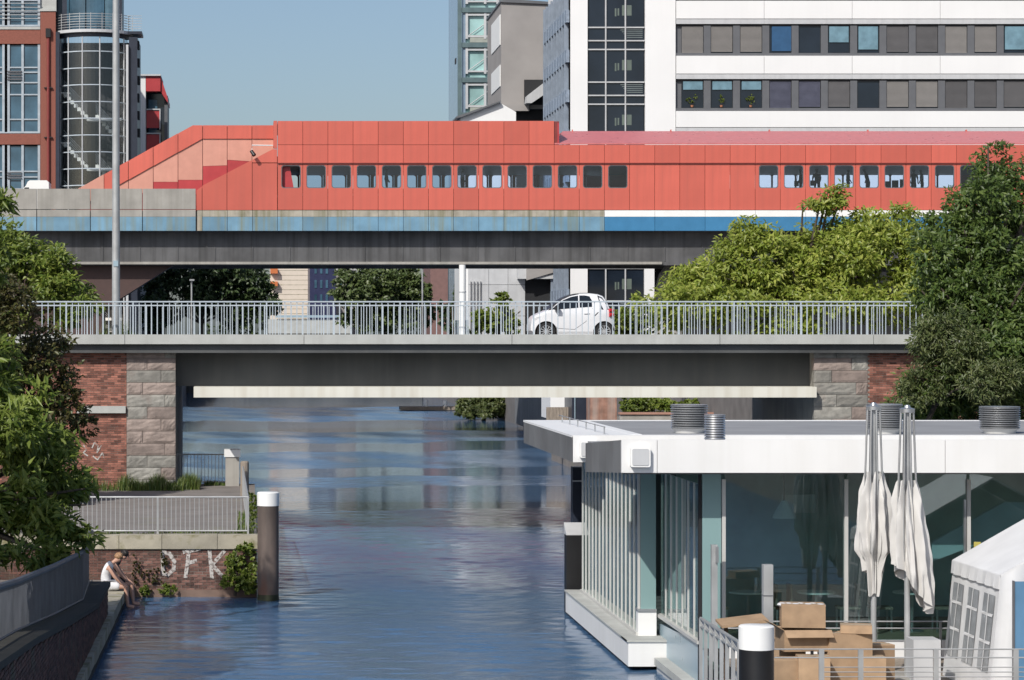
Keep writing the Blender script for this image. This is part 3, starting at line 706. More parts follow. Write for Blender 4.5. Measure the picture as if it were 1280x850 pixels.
for k in range(1, 34):
    X = wx(jx(k), YS)
    if k in win_idx or k == 1:
        p = inst('window_panel', m_win, (X, YS, zrow['bot']), st)
        inst('window_frame', m_fr, (X, YS, zrow['bot']), p)
        if k != 1: inst('pane', m_pn, (X, YS, zrow['bot']), p)
        else: MB().hexa([(X+wx0+.05, YS+.3, zrow['wb']), (X+wx0+.75, YS+.3, zrow['wb']), (X+wx0+.75, YS+.5, zrow['wb']), (X+wx0+.05, YS+.5, zrow['wb']), (X+wx0-.1, YS+.3, zrow['wt']), (X+wx0+.5, YS+.3, zrow['wt']), (X+wx0+.5, YS+.5, zrow['wt']), (X+wx0-.1, YS+.5, zrow['wt'])]).build('red_shutter', M_dred, p)
        q = inst('rear_window_panel', m_win if k < 20 else m_winb, (X, Yr, zrow['bot']), st)
    else:
        inst('wall_panel', m_low, (X, YS, zrow['bot']), st); inst('rear_wall_panel', m_low, (X, Yr, zrow['bot']), st)
    inst('wall_panel', m_mid, (X, YS-.04, zrow['r2']), st); inst('rear_wall_panel', m_mid, (X, Yr, zrow['r2']), st)
    if k < 12 and k > 0:
        inst('wall_panel', m_top, (X, YS-.04, zrow['r1']), st)
xe = wx(jx(12), YS)+.0
X1 = wx(jx(1), YS)
# panel cores behind joints
MB().box(X1, xe+.3, YS+.02, YS+.10, zrow['r1'], zrow['top']-.03).build('joint_backing', M_redd, st)
MB().box(X1, XE, YS+.0, YS+.09, zrow['r2']-.02, zrow['r1']).build('joint_backing', M_redd, st)
MB().box(X1-.01, XE, YS+.12, YS+.135, zrow['bot'], zrow['wb']-.02).build('joint_backing', M_redd, st)
MB().box(X1, XE, YS-.10, YS-.0, zrow['r2']-.035, zrow['r2']+.01).build('drip_strip', M_redd, st)
MB().box(X1, XE, YS+.1, Yr, 14.85, 15.0).build('platform_floor', M_conc, st)
MB().box(X1, XE, YS+.1, Yr, zrow['r2']-.12, zrow['r2']+.05).build('platform_ceiling', M_dgrey, st)
MB().box(X1, xe+.3, YS+.11, Yr, zrow['top']-.12, zrow['top']-.02).build('roof', M_redtop, st)
MB().box(xe+.2, xe+.3, YS, Yr, zrow['r1'], zrow['top']-.125).build('gable_panel', M_dred, st)
# sloping roof sheet of the right half
m = MB().hexa([(xe+.02, YS-.02, zrow['r1']+.02), (XE, YS-.02, zrow['r1']+.02), (XE, YS+3.2, zrow['topr']+.25), (xe+.9, YS+3.2, zrow['topr']+.25), (xe+.02, YS-.02, zrow['r1']+.1), (XE, YS-.02, zrow['r1']+.1), (XE, YS+3.2, zrow['topr']+.33), (xe+.9, YS+3.2, zrow['topr']+.33)])
m.build('sloping_roof', M_redtop, st)
for k in range(13, 34, 4): MB().box(wx(jx(k), YS)-.02, wx(jx(k), YS)+.02, YS+3.1, YS+3.4, zrow['topr']+.2, zrow['topr']+.42).build('roof_seam', M_red, st)
MB().box(xe+.9, XE, YS+3.22, Yr, zrow['topr']+.16, zrow['topr']+.3).build('roof', M_redtop, st)
# blank block left of the windows with its slanted top
def poly_part(name, pts, Y0, Y1, mt, parent=st): return MB().prism([(wx(p, YS), wz(q, YS)) for p, q in pts], Y0, Y1, 'y').build(name, mt, parent)
poly_part('front_panel', [(245.5, 262.5), (245.5, 238), (252.3, 233), (252.3, 262.5)], YS, YS+.1, M_red)
poly_part('front_panel', [(253, 262.5), (253, 232), (283.4, 216.5), (283.4, 262.5)], YS, YS+.1, M_red)
poly_part('front_panel', [(284, 262.5), (284, 216), (315, 200), (315, 262.5)], YS, YS+.1, M_red)
poly_part('front_panel', [(315.6, 262.5), (315.6, 204), (346.4, 204), (346.4, 262.5)], YS, YS+.1, M_red)
poly_part('front_panel', [(315.6, 203.2), (315.6, 199.8), (341, 186.5), (346.4, 186.5), (346.4, 203.2)], YS-.04, YS+.1, M_red)
poly_part('front_panel', [(342, 185.8), (342, 151), (346.4, 151), (346.4, 185.8)], YS-.04, YS+.1, M_red)
poly_part('joint_backing', [(246, 262.5), (246, 239), (341, 188.5), (346, 188.5), (346, 262.5)], YS+.105, YS+.14, M_redd)
MB().box(wx(245, YS), wx(346.5, YS), YS+.15, Yr, 14.0, 14.3).build('stair_floor', M_dred, st)
# recessed stair enclosure behind, rising to the right
Yq = YS+2.6
def qz(px): return 235 - (px-90)*(83/150.) if px < 240 else 152.3
for a, b in zip([90, 97, 127, 158, 189.5, 221, 252.3, 283.5, 315], [97, 127, 158, 189.5, 221, 252.3, 283.5, 315, 343]):
    def PQ(p, q): s_ = Yq/YS; return (wx(p, YS)*1.0, wz(q, YS))
    ta, tb = qz(a), qz(b)
    band = 16.0 if a >= 240 else 24.0
    la, lb = min(ta+(24 if a < 240 else 17), 268), min(tb+(24 if b < 240 else 17), 268)
    if a < 240 < b: 
        pts = [(a, la), (a, ta), (240, 152.3), (b, tb), (b, lb)]
    else: pts = [(a, la), (a, ta), (b, tb), (b, lb)]
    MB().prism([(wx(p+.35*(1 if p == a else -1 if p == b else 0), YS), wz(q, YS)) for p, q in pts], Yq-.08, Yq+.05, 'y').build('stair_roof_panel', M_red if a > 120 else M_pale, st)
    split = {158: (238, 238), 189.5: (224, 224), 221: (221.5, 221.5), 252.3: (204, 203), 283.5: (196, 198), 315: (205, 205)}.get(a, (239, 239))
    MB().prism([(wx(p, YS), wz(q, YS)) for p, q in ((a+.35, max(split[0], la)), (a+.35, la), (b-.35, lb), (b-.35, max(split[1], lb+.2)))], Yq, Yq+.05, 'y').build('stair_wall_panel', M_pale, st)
    if split[0] < 239: MB().prism([(wx(p, YS), wz(q, YS)) for p, q in ((a+.35, 240), (a+.35, split[0]+.3), (b-.35, split[1]+.3), (b-.35, 240))], Yq, Yq+.05, 'y').build('stair_wall_panel', M_dred, st)  # dark red here paints the shadow along the lower stair wall
MB().prism([(wx(p, YS), wz(q, YS)) for p, q in ((92, 240), (240, 154), (342, 154), (342, 262), (92, 262))], Yq+.06, Yq+.12, 'y').build('joint_backing', M_redd, st)
MB().prism([(wx(p, YS), wz(q, YS)) for p, q in ((90, 235.5), (240, 152.5), (342, 152.5), (342, 157), (241, 157), (97, 237))], Yq+.1, Yr, 'y').build('stair_roof', M_red, st)
MB().box(wx(342, YS), wx(342, YS)+.1, YS+.12, Yq, zrow['r1'], zrow['top']).build('gable_panel', M_red, st)
# security camera
sc_ = thing('security_camera', 'small white security camera on an arm at the station corner', 'camera', (wx(315, YS), YS-.3, wz(186, YS)))
MB().tube([(wx(341, YS), YS-.12, wz(182, YS)), (wx(315, YS), YS-.3, wz(182, YS)), (wx(315, YS), YS-.3, wz(189, YS))], .035, 6).build('arm', M_wpaint, sc_)
MB().tube([(wx(314, YS), YS-.35, wz(189, YS)), (wx(318, YS), YS-.5, wz(195, YS))], [.1, .12], 10).build('lens_housing', M_black, sc_, True)

# interior things
for k, (a, b) in enumerate(((733, 755), (762, 784))): MB().box(wx(a, YS+6), wx(b, YS+6), YS+6, YS+6.2, 15.02, 16.4).build('advertising_board', M_dred, None, label=['red advertising board inside the station, seen through a window left of the end', 'red advertising board inside the station behind the last window of the row'][k], cat='board')

# viaduct
vd = thing('railway_viaduct', 'blue edged concrete railway viaduct with dark girder carrying the station', 'viaduct', (10, YS+4, 6))
zb0, zb1 = wz(288.5, YS), wz(263, YS); zbm = wz(271, YS)
for k in range(-1, 15):
    X = wx(jx(k)-61.5+31.4, YS) if False else wx(jx(k-1), YS)
    if jx(k-1) < 246: continue
    if jx(k-1) < 750:
        MB().box(X+.012, X+hw_-.012, YS-.06, YS+.2, zb0, zbm-.005).build('blue_panel', M_blue, vd)
        MB().box(X+.012, X+hw_-.012, YS-.05, YS+.2, zbm+.005, zb1).build('edge_panel', M_mossc, vd)
MB().box(wx(246.5, YS), wx(252.5, YS), YS-.05, YS+.2, zb0, zb1).build('edge_panel', M_mossc, vd)
xf = wx(jx(14), YS)
for k in range(14, 32, 2):
    X = wx(jx(k), YS)
    MB().box(X+.01, X+2*hw_-.01, YS-.07, YS+.2, zb0, zbm-.005).build('blue_panel', M_blue2, vd)
    MB().box(X+.01, X+2*hw_-.01, YS-.08, YS+.2, zbm+.005, zb1).build('edge_panel', M_wpaint, vd)
for a, b in ((-60, 46), (46, 113), (113, 178), (178, 245)):
    MB().box(wx(a+.5, YS), wx(b-.5, YS), YS-.08, YS+.25, wz(261.5, YS), wz(236, YS)).build('parapet_panel', M_conc, vd)
    MB().box(wx(a+.5, YS), wx(b-.5, YS), YS-.06, YS+.25, zbm+.005, wz(262.3, YS)).build('edge_panel', M_conc, vd)
    MB().box(wx(a+.5, YS), wx(b-.5, YS), YS-.06, YS+.25, zb0, zbm-.005).build('blue_panel', M_blue, vd)
MB().box(wx(-150, YS), XE, YS+.2, Yr+.3, zb0+.02, 13.95).build('deck_slab', M_conc, vd)
zg = wz(331, YS)
MB().box(wx(-150, YS), XE, YS+.9, YS+1.5, zg, zb0+.02).build('girder', M_girder2, vd)
MB().box(wx(-150, YS), XE, Yr-1.2, Yr-.6, zg, zb0+.02).build('girder', M_girder2, vd)
MB().box(wx(-150, YS), XE, YS+1.5, Yr-1.2, zg+.2, zg+.4).build('soffit', M_girder2, vd)
MB().box(wx(-150, YS), wx(830, YS), YS+.72, YS+.9, zg+.05, zg+.2).build('lower_lip', M_conc, vd)
for k in range(-4, 20): MB().box(wx(jx(k*1.5), YS)-.03, wx(jx(k*1.5), YS)+.03, YS+.86, YS+.9, zg+.25, zb0).build('girder_seam', M_girder2, vd)
# haunched left pier, right pier
MB().prism([(wx(-60, YS), 5.5), (wx(-60, YS), zg), (wx(215, YS), zg), (wx(150, YS), wz(372, YS)), (wx(128, YS), wz(385, YS)), (wx(128, YS), 5.5)], YS+1.6, YS+3.2, 'y').build('haunched_pier', mat('brown_steel', (.07, .04, .035), .7), vd)
MB().lathe([(.9, -1), (.9, 9.6), (.7, 10.3), (.3, zg+.1)], wx(838, YS+4), YS+4, 20).build('round_pier', M_conc, vd, True)
MB().lathe([(.9, -1), (.9, 9.6), (.7, 10.3), (.3, zg+.1)], wx(1180, YS+4), YS+4, 20).build('round_pier', M_conc, vd, True)
dp = thing('white_column', 'slim white round column with joint rings under the viaduct', 'column', (wx(578, 153), 153, 5.6))
MB().lathe([(.2, 5.6), (.2, zg+.02)], wx(578, 153), 153, 14).build('shaft', M_wpaint, dp, True)
for zz in (7.0, 9.1): MB().lathe([(.225, zz), (.225, zz+.08)], wx(578, 153), 153, 14).build('ring', M_lgrey, dp, True)
sl_ = thing('street_lamp', 'thin grey street lamp among the trees under the viaduct', 'street lamp', (wx(528, 185), 185, 5.6))
MB().tube([(wx(528, 185), 185, 5.6), (wx(528, 185), 185, 11.5)], .06, 8).build('mast', M_railg, sl_, True); MB().box(wx(526, 185), wx(532, 185), 184.6, 185.2, 11.5, 11.62).build('lamp_head', M_railg, sl_)
sl2 = thing('street_lamp', 'thin grey street lamp in front of the dark trees at left', 'street lamp', (wx(239.5, 182), 182, 5.6))
MB().tube([(wx(239.5, 182), 182, 5.6), (wx(239.5, 182), 182, 10.4)], .06, 8).build('mast', M_railg, sl2, True); MB().box(wx(237, 182), wx(243, 182), 181.6, 182.2, 10.4, 10.52).build('lamp_head', M_railg, sl2)

# white van behind the parapet
vn = thing('van', 'white van roof just showing above the concrete parapet at left', 'van', (wx(49, 156), 156, 13.95))
MB().prism([(wx(20, 156), 14.2), (wx(20, 156), 14.9), (wx(34, 156), 15.6), (wx(36.5, 156), 15.85), (wx(39, 156), 15.93), (wx(60, 156), 15.93), (wx(62.5, 156), 15.8), (wx(63, 156), 14.2)], 155, 156.9, 'y').build('body', M_wpaint, vn)
for px in (27, 56): MB().tube([(wx(px, 156), 154.95, 14.28), (wx(px, 156), 155.2, 14.28)], .33, 16).build('wheel', M_tyre, vn, True)
MB().prism([(wx(24, 156), 15.0), (wx(33, 156), 15.5), (wx(38, 156), 15.5), (wx(38, 156), 15.0)], 154.98, 155.0, 'y').build('side_window', M_cargl, vn)

# ------------------------------------------------------------------ people
def skin_mesh(name, joints, bones, mt, sub=2):
    # joints: {name: (x,y,z,r)}
    ks = list(joints); me = bpy.data.meshes.new(name + '_skel')
    me.from_pydata([joints[k][:3] for k in ks], [(ks.index(a), ks.index(b)) for a, b in bones], [])
    o = bpy.data.objects.new('tmp', me); COL.objects.link(o)
    sk = o.modifiers.new('Skin', 'SKIN'); sk.branch_smoothing = .6
    if not me.skin_vertices: me.attributes
    for i, k in enumerate(ks):
        r = joints[k][3]; rr = (r, r) if not isinstance(r, tuple) else r
        me.skin_vertices[0].data[i].radius = rr; me.skin_vertices[0].data[i].use_root = (i == 0)
    if sub: ss = o.modifiers.new('Sub', 'SUBSURF'); ss.levels = sub; ss.render_levels = sub
    dg = bpy.context.evaluated_depsgraph_get(); ev = o.evaluated_get(dg)
    out = bpy.data.meshes.new_from_object(ev); out.name = name
    bpy.data.objects.remove(o); out.materials.clear(); out.materials.append(mt)
    out.polygons.foreach_set('use_smooth', [True]*len(out.polygons)); return out
def head_mb(c, r, fwd, mt_hair, long=False):
    pass
def lump(c, r3, n=14, m=10, cut=None, seed=1):
    mb = MB(); v = []; f = []
    for i in range(m+1):
        th = math.pi*i/m
        for j in range(n):
            ph = 2*math.pi*j/n; v.append((c[0]+r3[0]*math.sin(th)*math.cos(ph), c[1]+r3[1]*math.sin(th)*math.sin(ph), c[2]+r3[2]*math.cos(th)))
    for i in range(m):
        for j in range(n): f.append((i*n+j, (i+1)*n+j, (i+1)*n+(j+1) % n, i*n+(j+1) % n))
    return mb.add(v, f)
def seated(label, ox, oy, top, bottom, hair, longhair=False, tilt=0):
    t = thing('person', label, 'person', (ox, oy, .45))
    J = {}; B = []
    def A(n, x, y, z, r): J[n] = (ox+x, oy+y, z, r)
    A('pel', 0, 0, .60, (.15, .12)); A('wa', -.06, 0, .78, (.125, .105)); A('ch', .0, 0, 1.0, (.15, .115)); A('nb', .12, 0, 1.13, .055); A('nk', .19, 0, 1.165, .05)
    A('hd', .27, tilt, 1.21, (.085, .085)); A('hd2', .325, tilt, 1.265, (.078, .08))
    B += [('pel', 'wa'), ('wa', 'ch'), ('ch', 'nb'), ('nb', 'nk'), ('nk', 'hd'), ('hd', 'hd2')]
    for s, q in ((-1, 'r'), (1, 'l')):
        A('sh'+q, .05, s*.17, 1.05, .058); A('el'+q, .20, s*.20, .80, .043); A('wr'+q, .36, s*.15, .64, .03); A('pm'+q, .42, s*.14, .60, .032)
        B += [('ch', 'sh'+q), ('sh'+q, 'el'+q), ('el'+q, 'wr'+q), ('wr'+q, 'pm'+q)]
        for i, (dx, dy, dz, ln) in enumerate(((.9, -.35, -.2, .05), (.95, -.12, -.3, .06), (.95, .1, -.3, .058), (.9, .3, -.25, .045), (.4, -.9*s, -.1, .045))):
            A('f%d%s' % (i, q), .42+dx*ln, s*.14+dy*ln, .60+dz*ln-.01, .011); A('g%d%s' % (i, q), .42+dx*ln*1.7, s*.14+dy*ln*1.4, .60+dz*ln*2.4-.015, .009)
            B += [('pm'+q, 'f%d%s' % (i, q)), ('f%d%s' % (i, q), 'g%d%s' % (i, q))]
        A('hp'+q, .05, s*.10, .58, .088); A('kn'+q, .46, s*.11, .56, .062); A('cf'+q, .47, s*.11, .38, .055); A('an'+q, .50, s*.11, .14, .036); A('he'+q, .50, s*.11, .09, .038); A('to'+q, .66, s*.12, .06, .03)
        B += [('pel', 'hp'+q), ('hp'+q, 'kn'+q), ('kn'+q, 'cf'+q), ('cf'+q, 'an'+q), ('an'+q, 'he'+q), ('he'+q, 'to'+q)]
    body = link(bpy.data.objects.new('body', skin_mesh('body', J, B, M_skin)), t)
    def sub(keys, extra, grow):
        JJ = {k: (*J[k][:3], tuple(r+grow for r in J[k][3]) if isinstance(J[k][3], tuple) else J[k][3]+grow) for k in keys}
        JJ.update(extra); BB = [b for b in B if b[0] in JJ and b[1] in JJ]; return JJ, BB
    JJ, BB = sub(['pel', 'wa', 'ch', 'shr', 'shl'], {}, .045); JJ['nb'] = (*J['nb'][:3], .075); BB.append(('ch', 'nb'))
    link(bpy.data.objects.new('shirt', skin_mesh('shirt', JJ, BB, top)), t)
    JJ, BB = sub(['pel', 'hpr', 'hpl'], {}, .03)
    for q, s in (('r', -1), ('l', 1)): JJ['th'+q] = (ox+.34, oy+s*.11, .575, .095); BB.append(('hp'+q, 'th'+q))
    link(bpy.data.objects.new('shorts', skin_mesh('shorts', JJ, BB, bottom)), t)
    h = lump((ox+.285, oy+tilt, 1.285), (.105, .098, .088), 18, 14); h.v = [(a+.008*math.sin(b*90+c*70), b+.008*math.sin(a*80+c*60), c+.01*math.sin(a*75+b*85)) for a, b, c in h.v]; link(bpy.data.objects.new('hair', h.mesh('hair', hair, True)), t)
    if longhair: h2 = MB().tube([(ox+.26, oy+tilt, 1.32), (ox+.18, oy+tilt, 1.22), (ox+.13, oy+tilt-.02, 1.02)], [.085, .08, .04], 10).build('long_hair', hair, t, True)
    for s in (-1, 1): lump((ox+.385, oy+tilt+s*.035, 1.235), (.012, .012, .009), 8, 6).build('eye', M_black, t, True)
    lump((ox+.385, oy+tilt, 1.205), (.016, .012, .02), 8, 6).build('nose', M_skin, t, True)
    MB().box(ox+.345, ox+.36, oy+tilt-.022, oy+tilt+.022, 1.168, 1.178).build('mouth', M_taill, t)
    return t
seated('person in white vest and white shorts sitting on the ledge with feet over the water', -3.40, 61.35, M_tank, M_tank, M_hairb)
seated('dark haired person in dark clothes sitting behind the person in white', -3.30, 62.05, M_blackc, M_blackc, M_haird, True, .03)

def standing(label, x, y, z0, h, face, shirt, lean=0, bag=False):
    s = h/1.75; t = thing('person', label, 'person', (x, y, z0)); ca, sa = math.cos(face), math.sin(face); J = {}; B = []
    def A(n, fx, sy, zz, r):
        fx += lean*max(0, zz-.9); J[n] = (x+(fx*ca-sy*sa)*s, y+(fx*sa+sy*ca)*s, z0+zz*s, tuple(q*s for q in r) if isinstance(r, tuple) else r*s)
    A('pel', 0, 0, .95, (.15, .11)); A('wa', 0, 0, 1.12, (.135, .10)); A('ch', 0, 0, 1.33, (.165, .115)); A('nk', .01, 0, 1.50, .055); A('hd', .03, 0, 1.60, .09); A('hd2', .03, 0, 1.68, .075)
    B += [('pel', 'wa'), ('wa', 'ch'), ('ch', 'nk'), ('nk', 'hd'), ('hd', 'hd2')]
    for g, q in ((-1, 'r'), (1, 'l')):
        A('sh'+q, 0, g*.19, 1.40, .06); A('el'+q, .02, g*.25, 1.12, .045); A('wr'+q, .16, g*.22, .92, .032); A('pm'+q, .2, g*.21, .86, .035)
        A('hp'+q, 0, g*.1, .9, .09); A('kn'+q, .03, g*.11, .5, .06); A('an'+q, 0, g*.12, .1, .042); A('to'+q, .17, g*.13, .04, .04)
        B += [('ch', 'sh'+q), ('sh'+q, 'el'+q), ('el'+q, 'wr'+q), ('wr'+q, 'pm'+q), ('pel', 'hp'+q), ('hp'+q, 'kn'+q), ('kn'+q, 'an'+q), ('an'+q, 'to'+q)]
    link(bpy.data.objects.new('body', skin_mesh('body', J, B, M_blackc, 1)), t)
    JJ = {k: (*J[k][:3], tuple(r+.02 for r in J[k][3]) if isinstance(J[k][3], tuple) else J[k][3]+.02) for k in ('pel', 'wa', 'ch', 'shr', 'shl', 'elr', 'ell')}
    link(bpy.data.objects.new('jacket', skin_mesh('jacket', JJ, [b for b in B if b[0] in JJ and b[1] in JJ], shirt, 1)), t)
    c = J['hd2']; lump((c[0], c[1], c[2]-.0), (.1*s, .1*s, .09*s)).build('hair', M_haird, t, True)
    if bag:
        b = thing('shoulder_bag', 'dark shoulder bag carried by the person at the third window of the right row' if bag == 2 else 'dark bag carried by the person at the second window of the right row', 'bag', (x-.3, y-.1, z0+.75))
        MB().box(x-.42, x-.16, y-.2, y-.06, z0+.68, z0+1.0).build('pouch', M_blackc, b); MB().tube([(x-.29, y-.13, z0+1.0), (x-.2, y-.1, z0+1.4)], .015, 6).build('strap', M_blackc, b)
    return t
M_navyc = mat('navy_cotton', (.04, .05, .09), .85)
def sx(px, Y): return wx(px, Y)
standing('person with a bag standing at the second window of the right row', sx(1001, 157), 157, 15.0, 1.74, math.pi, M_blackc, bag=1)
standing('person with a bag standing in the middle of the third window of the right row', sx(1021, 156.5), 156.5, 15.0, 1.72, math.pi/2, M_navyc, bag=2)
standing('dark figure standing at the fourth window of the right row', sx(1060, 157.5), 157.5, 15.0, 1.78, 0, M_navyc)
standing('dark figure leaning forward at the fifth window of the right row', sx(1086, 156.6), 156.6, 15.0, 1.75, math.pi, M_blackc, lean=.35)
standing('left one of two people behind the seventh window of the right row', sx(1142, 157), 157, 15.0, 1.75, math.pi/3, M_navyc)
standing('right one of two people in white behind the seventh window of the right row', sx(1153, 157.6), 157.6, 15.0, 1.75, math.pi, M_tank, lean=.1)
standing('dark figure behind the fifth window of the left row', sx(483, 156), 156, 15.0, 1.74, 0, M_blackc)
standing('figure in pale clothes behind the eighth window of the left row', sx(577, 156), 156, 15.0, 1.8, 0, M_tank, lean=.1)
for k, px in enumerate((1108, 1118, 1128)):
    sb = thing('waiting_chair', ['left', 'middle', 'right'][k] + ' of three dark seats behind the sixth window of the right row', 'chair', (sx(px, 156.5), 156.5, 15.0), 'dark seats on the platform')
    X = sx(px, 156.5); MB().box(X-.2, X+.2, 156.3, 156.75, 15.42, 15.46).build('seat', M_blackc, sb); MB().box(X-.2, X+.2, 156.3, 156.34, 15.5, 15.95+.06*k).build('backrest', M_blackc, sb); MB().box(X-.03, X+.03, 156.3, 156.36, 15.0, 15.5).build('leg', M_blackc, sb)

# ------------------------------------------------------------------ white office building
YO = 186.0
ob = thing('office_building', 'white clad office building with dark ribbon windows behind the station', 'building', (40, YO, 5.6))
def oR(p0, p1, q0, q1): return RC(p0, p1, q0, q1, YO)
def obox(name, p0, p1, q0, q1, ya, yb, mt, parent=ob):
    a, b, c, d = oR(p0, p1, q0, q1); return MB().box(a, b, YO+ya, YO+yb, c, d).build(name, mt, parent)
obox('wall', 713, 734.5, -60, 418, 0, 13.8, M_white); obox('wall', 806.5, 844.4, -60, 330, 0, 3, M_white); obox('column', 805.5, 818, 330, 418, 0, .6, M_white)
obox('core', 846, 1420, -60, 418, .5, 13, M_dark); obox('core', 735, 846, -60, 418, 1.6, 13, M_dark)
PJ = 36.65
tops_ = [30.5-68.7, 30.5, 99.3, 168]
for r_, tq in enumerate(tops_[:-1]):
    n = 0
    # white band above the ribbon: sheets
    for a in range(845, 1420, 110):
        obox('cladding_sheet', a+.25, min(a+110, 1420)-.25, tq-29.5-(0 if r_ else 30), tq-7.2, -.06, .5, M_white)
        obox('sill_sheet', a+.1, min(a+110, 1420)-.1, tq-6.8, tq-.6, -.02, .5, M_lgrey)
    if r_ == 0: continue
    obox('ribbon_back', 845, 1420, tq, tq+38.9, .3, .5, M_dgrey)
    obox('ribbon_frame', 845, 1420, tq+35.6, tq+38.9, .08, .3, M_dgrey); obox('ribbon_frame', 845, 1420, tq, tq+1.2, .1, .3, M_black)
    kinds = (['bl', 'bl', 'bl', 'blue', 'dk', 'aqh', 'aq', 'db', 'db', 'bl', 'bl', 'aq', 'db', 'bl', 'db'] if r_ == 1 else ['pl', 'pl', 'pl', 'nb', 'nb', 'db', 'dk2', 'bl', 'bl', 'db', 'db', 'db', 'bl', 'db', 'db'])
    for k, kd in enumerate(kinds):
        a = 852.4+k*PJ - (0 if r_ == 1 else 0); b = a+27.2
        obox('ribbon_post', b+.4, a+PJ-.4, tq+1.2, tq+35.6, .1, .3, M_dgrey)
        w_ = obox('window', a, b, tq+2, tq+35, .24, .27, M_gl_navy)
        if kd in ('bl', 'db', 'nb'):
            x0_, x1_, z0_, z1_ = oR(a+.3, b-.3, tq+2.2, tq+34-(1 if k % 3 else 0)); m = MB(); zz = z1_
            while zz > z0_: m.hexa([(x0_, YO+.155, zz-.075), (x1_, YO+.155, zz-.075), (x1_, YO+.16, zz-.078), (x0_, YO+.16, zz-.078), (x0_, YO+.2, zz), (x1_, YO+.2, zz), (x1_, YO+.205, zz-.003), (x0_, YO+.205, zz-.003)]); zz -= .08
            m.build('blind', {'bl': M_blind, 'db': M_blindd, 'nb': mat('navy_blind', (.085, .09, .13), .5)}[kd], w_)
        elif kd == 'blue': obox('pane', a+3, b, tq+2, tq+33, .15, .2, M_blindb, w_)
        elif kd in ('aq', 'aqh'): obox('pane', a+1.5, b-1.5, tq+2, tq+(22 if kd == 'aqh' else 31), .15, .2, M_aqua, w_)
        elif kd == 'pl':
            obox('pane', a+2, b-1, tq+2, tq+12.5, .15, .2, M_aqua, w_)
            pt = thing('potted_plant', ['dry branching', 'small upright', 'bushy green'][k] + ' pot plant behind the lower office window, ' + ['leftmost', 'second from left', 'third from left'][k], 'plant', (wx(a+13, YO), YO+.15, wz(tq+34, YO)))
            P_, N_, A_x = scatter([PB(a+13, tq+25, YO+.12, 7 if k != 1 else 4, 7, 2)], 60*(k+1), 50+k, .5, 8)
            link(bpy.data.objects.new('foliage', leaf_mesh('foliage', P_, N_, .16, .05, G_mid, 3+k)), pt)
            MB().lathe([(.09, wz(tq+34.5, YO)), (.12, wz(tq+32, YO))], wx(a+13, YO), YO+.1, 10).build('pot', mat('terracotta', (.35, .15, .08), .8), pt, True)
obox('cladding_sheet', 845, 1420, 138.8, 159, -.06, .5, M_white); obox('cladding_sheet', 845, 1420, 165, 330, -.06, .5, M_white); obox('sill_sheet', 845, 1420, 159.6, 164.4, -.02, .5, M_lgrey)
# glazed stair bay
for y_ in [34-68.4*1+0, 50.6-68.4, 61.6-68.4]: pass
lv = []
for k in range(-1, 6):
    for q in (34, 50.6, 61.6): lv.append(q+68.45*k)
lv = sorted(lv); cols = [735.2, 757.4, 782, 805.8]
for a, b in zip(lv[:-1], lv[1:]):
    for c, d in zip(cols[:-1], cols[1:]):
        o = obox('pane', c+.5, d-.5, a+.5, b-.5, .22, .26, M_gl_navy)
for q in lv[:-1]: obox('transom', 735, 806, q-.8, q+.8, .1, .2, M_lgrey)
for c in (757.4, 782): obox('mullion', c-.8, c+.8, -60, 418, .08, .19, M_lgrey)
for k in range(-1, 6):   # plates coloured as dim lights and reflections over the bay glazing, plus stair treads
    zq = 68.5*k
    for (a, b, q0, q1) in ((769, 771, 10, 20), (772.5, 774.5, 10, 19), (778, 790, 6, 19)): obox('painted_glint', a, b, zq+q0, zq+q1, .205, .215, mat('dim_reflection', (.12, .15, .13), .4))
    for j in range(5): obox('stair_tread', 776+j*2, 804, zq+36.5+j*2.4, zq+37.4+j*2.4, .205, .215, mat('stair_grey', (.16, .19, .19), .5))
# lattice side wall
xw = wx(713, YO)
MB().box(xw, xw+.2, YO+.1, YO+14.5, 5.6, 32).build('side_glazing', M_gl_blue, ob)
for k in range(9):
    yy = YO+.9+k*1.65
    MB().box(xw-.35, xw-.02, yy, yy+.12, 5.6, 32).build('facade_fin', mat('fin_steel', (.26, .31, .38), .45, metal=.3), ob)
for k in range(8):
    zz = 9+k*2.9; MB().box(xw-.3, xw-.05, YO+.2, YO+14.4, zz, zz+.9).build('facade_mesh', mat('blue_grille', (.22, .27, .34), .5, var=.25, scale=6), ob)

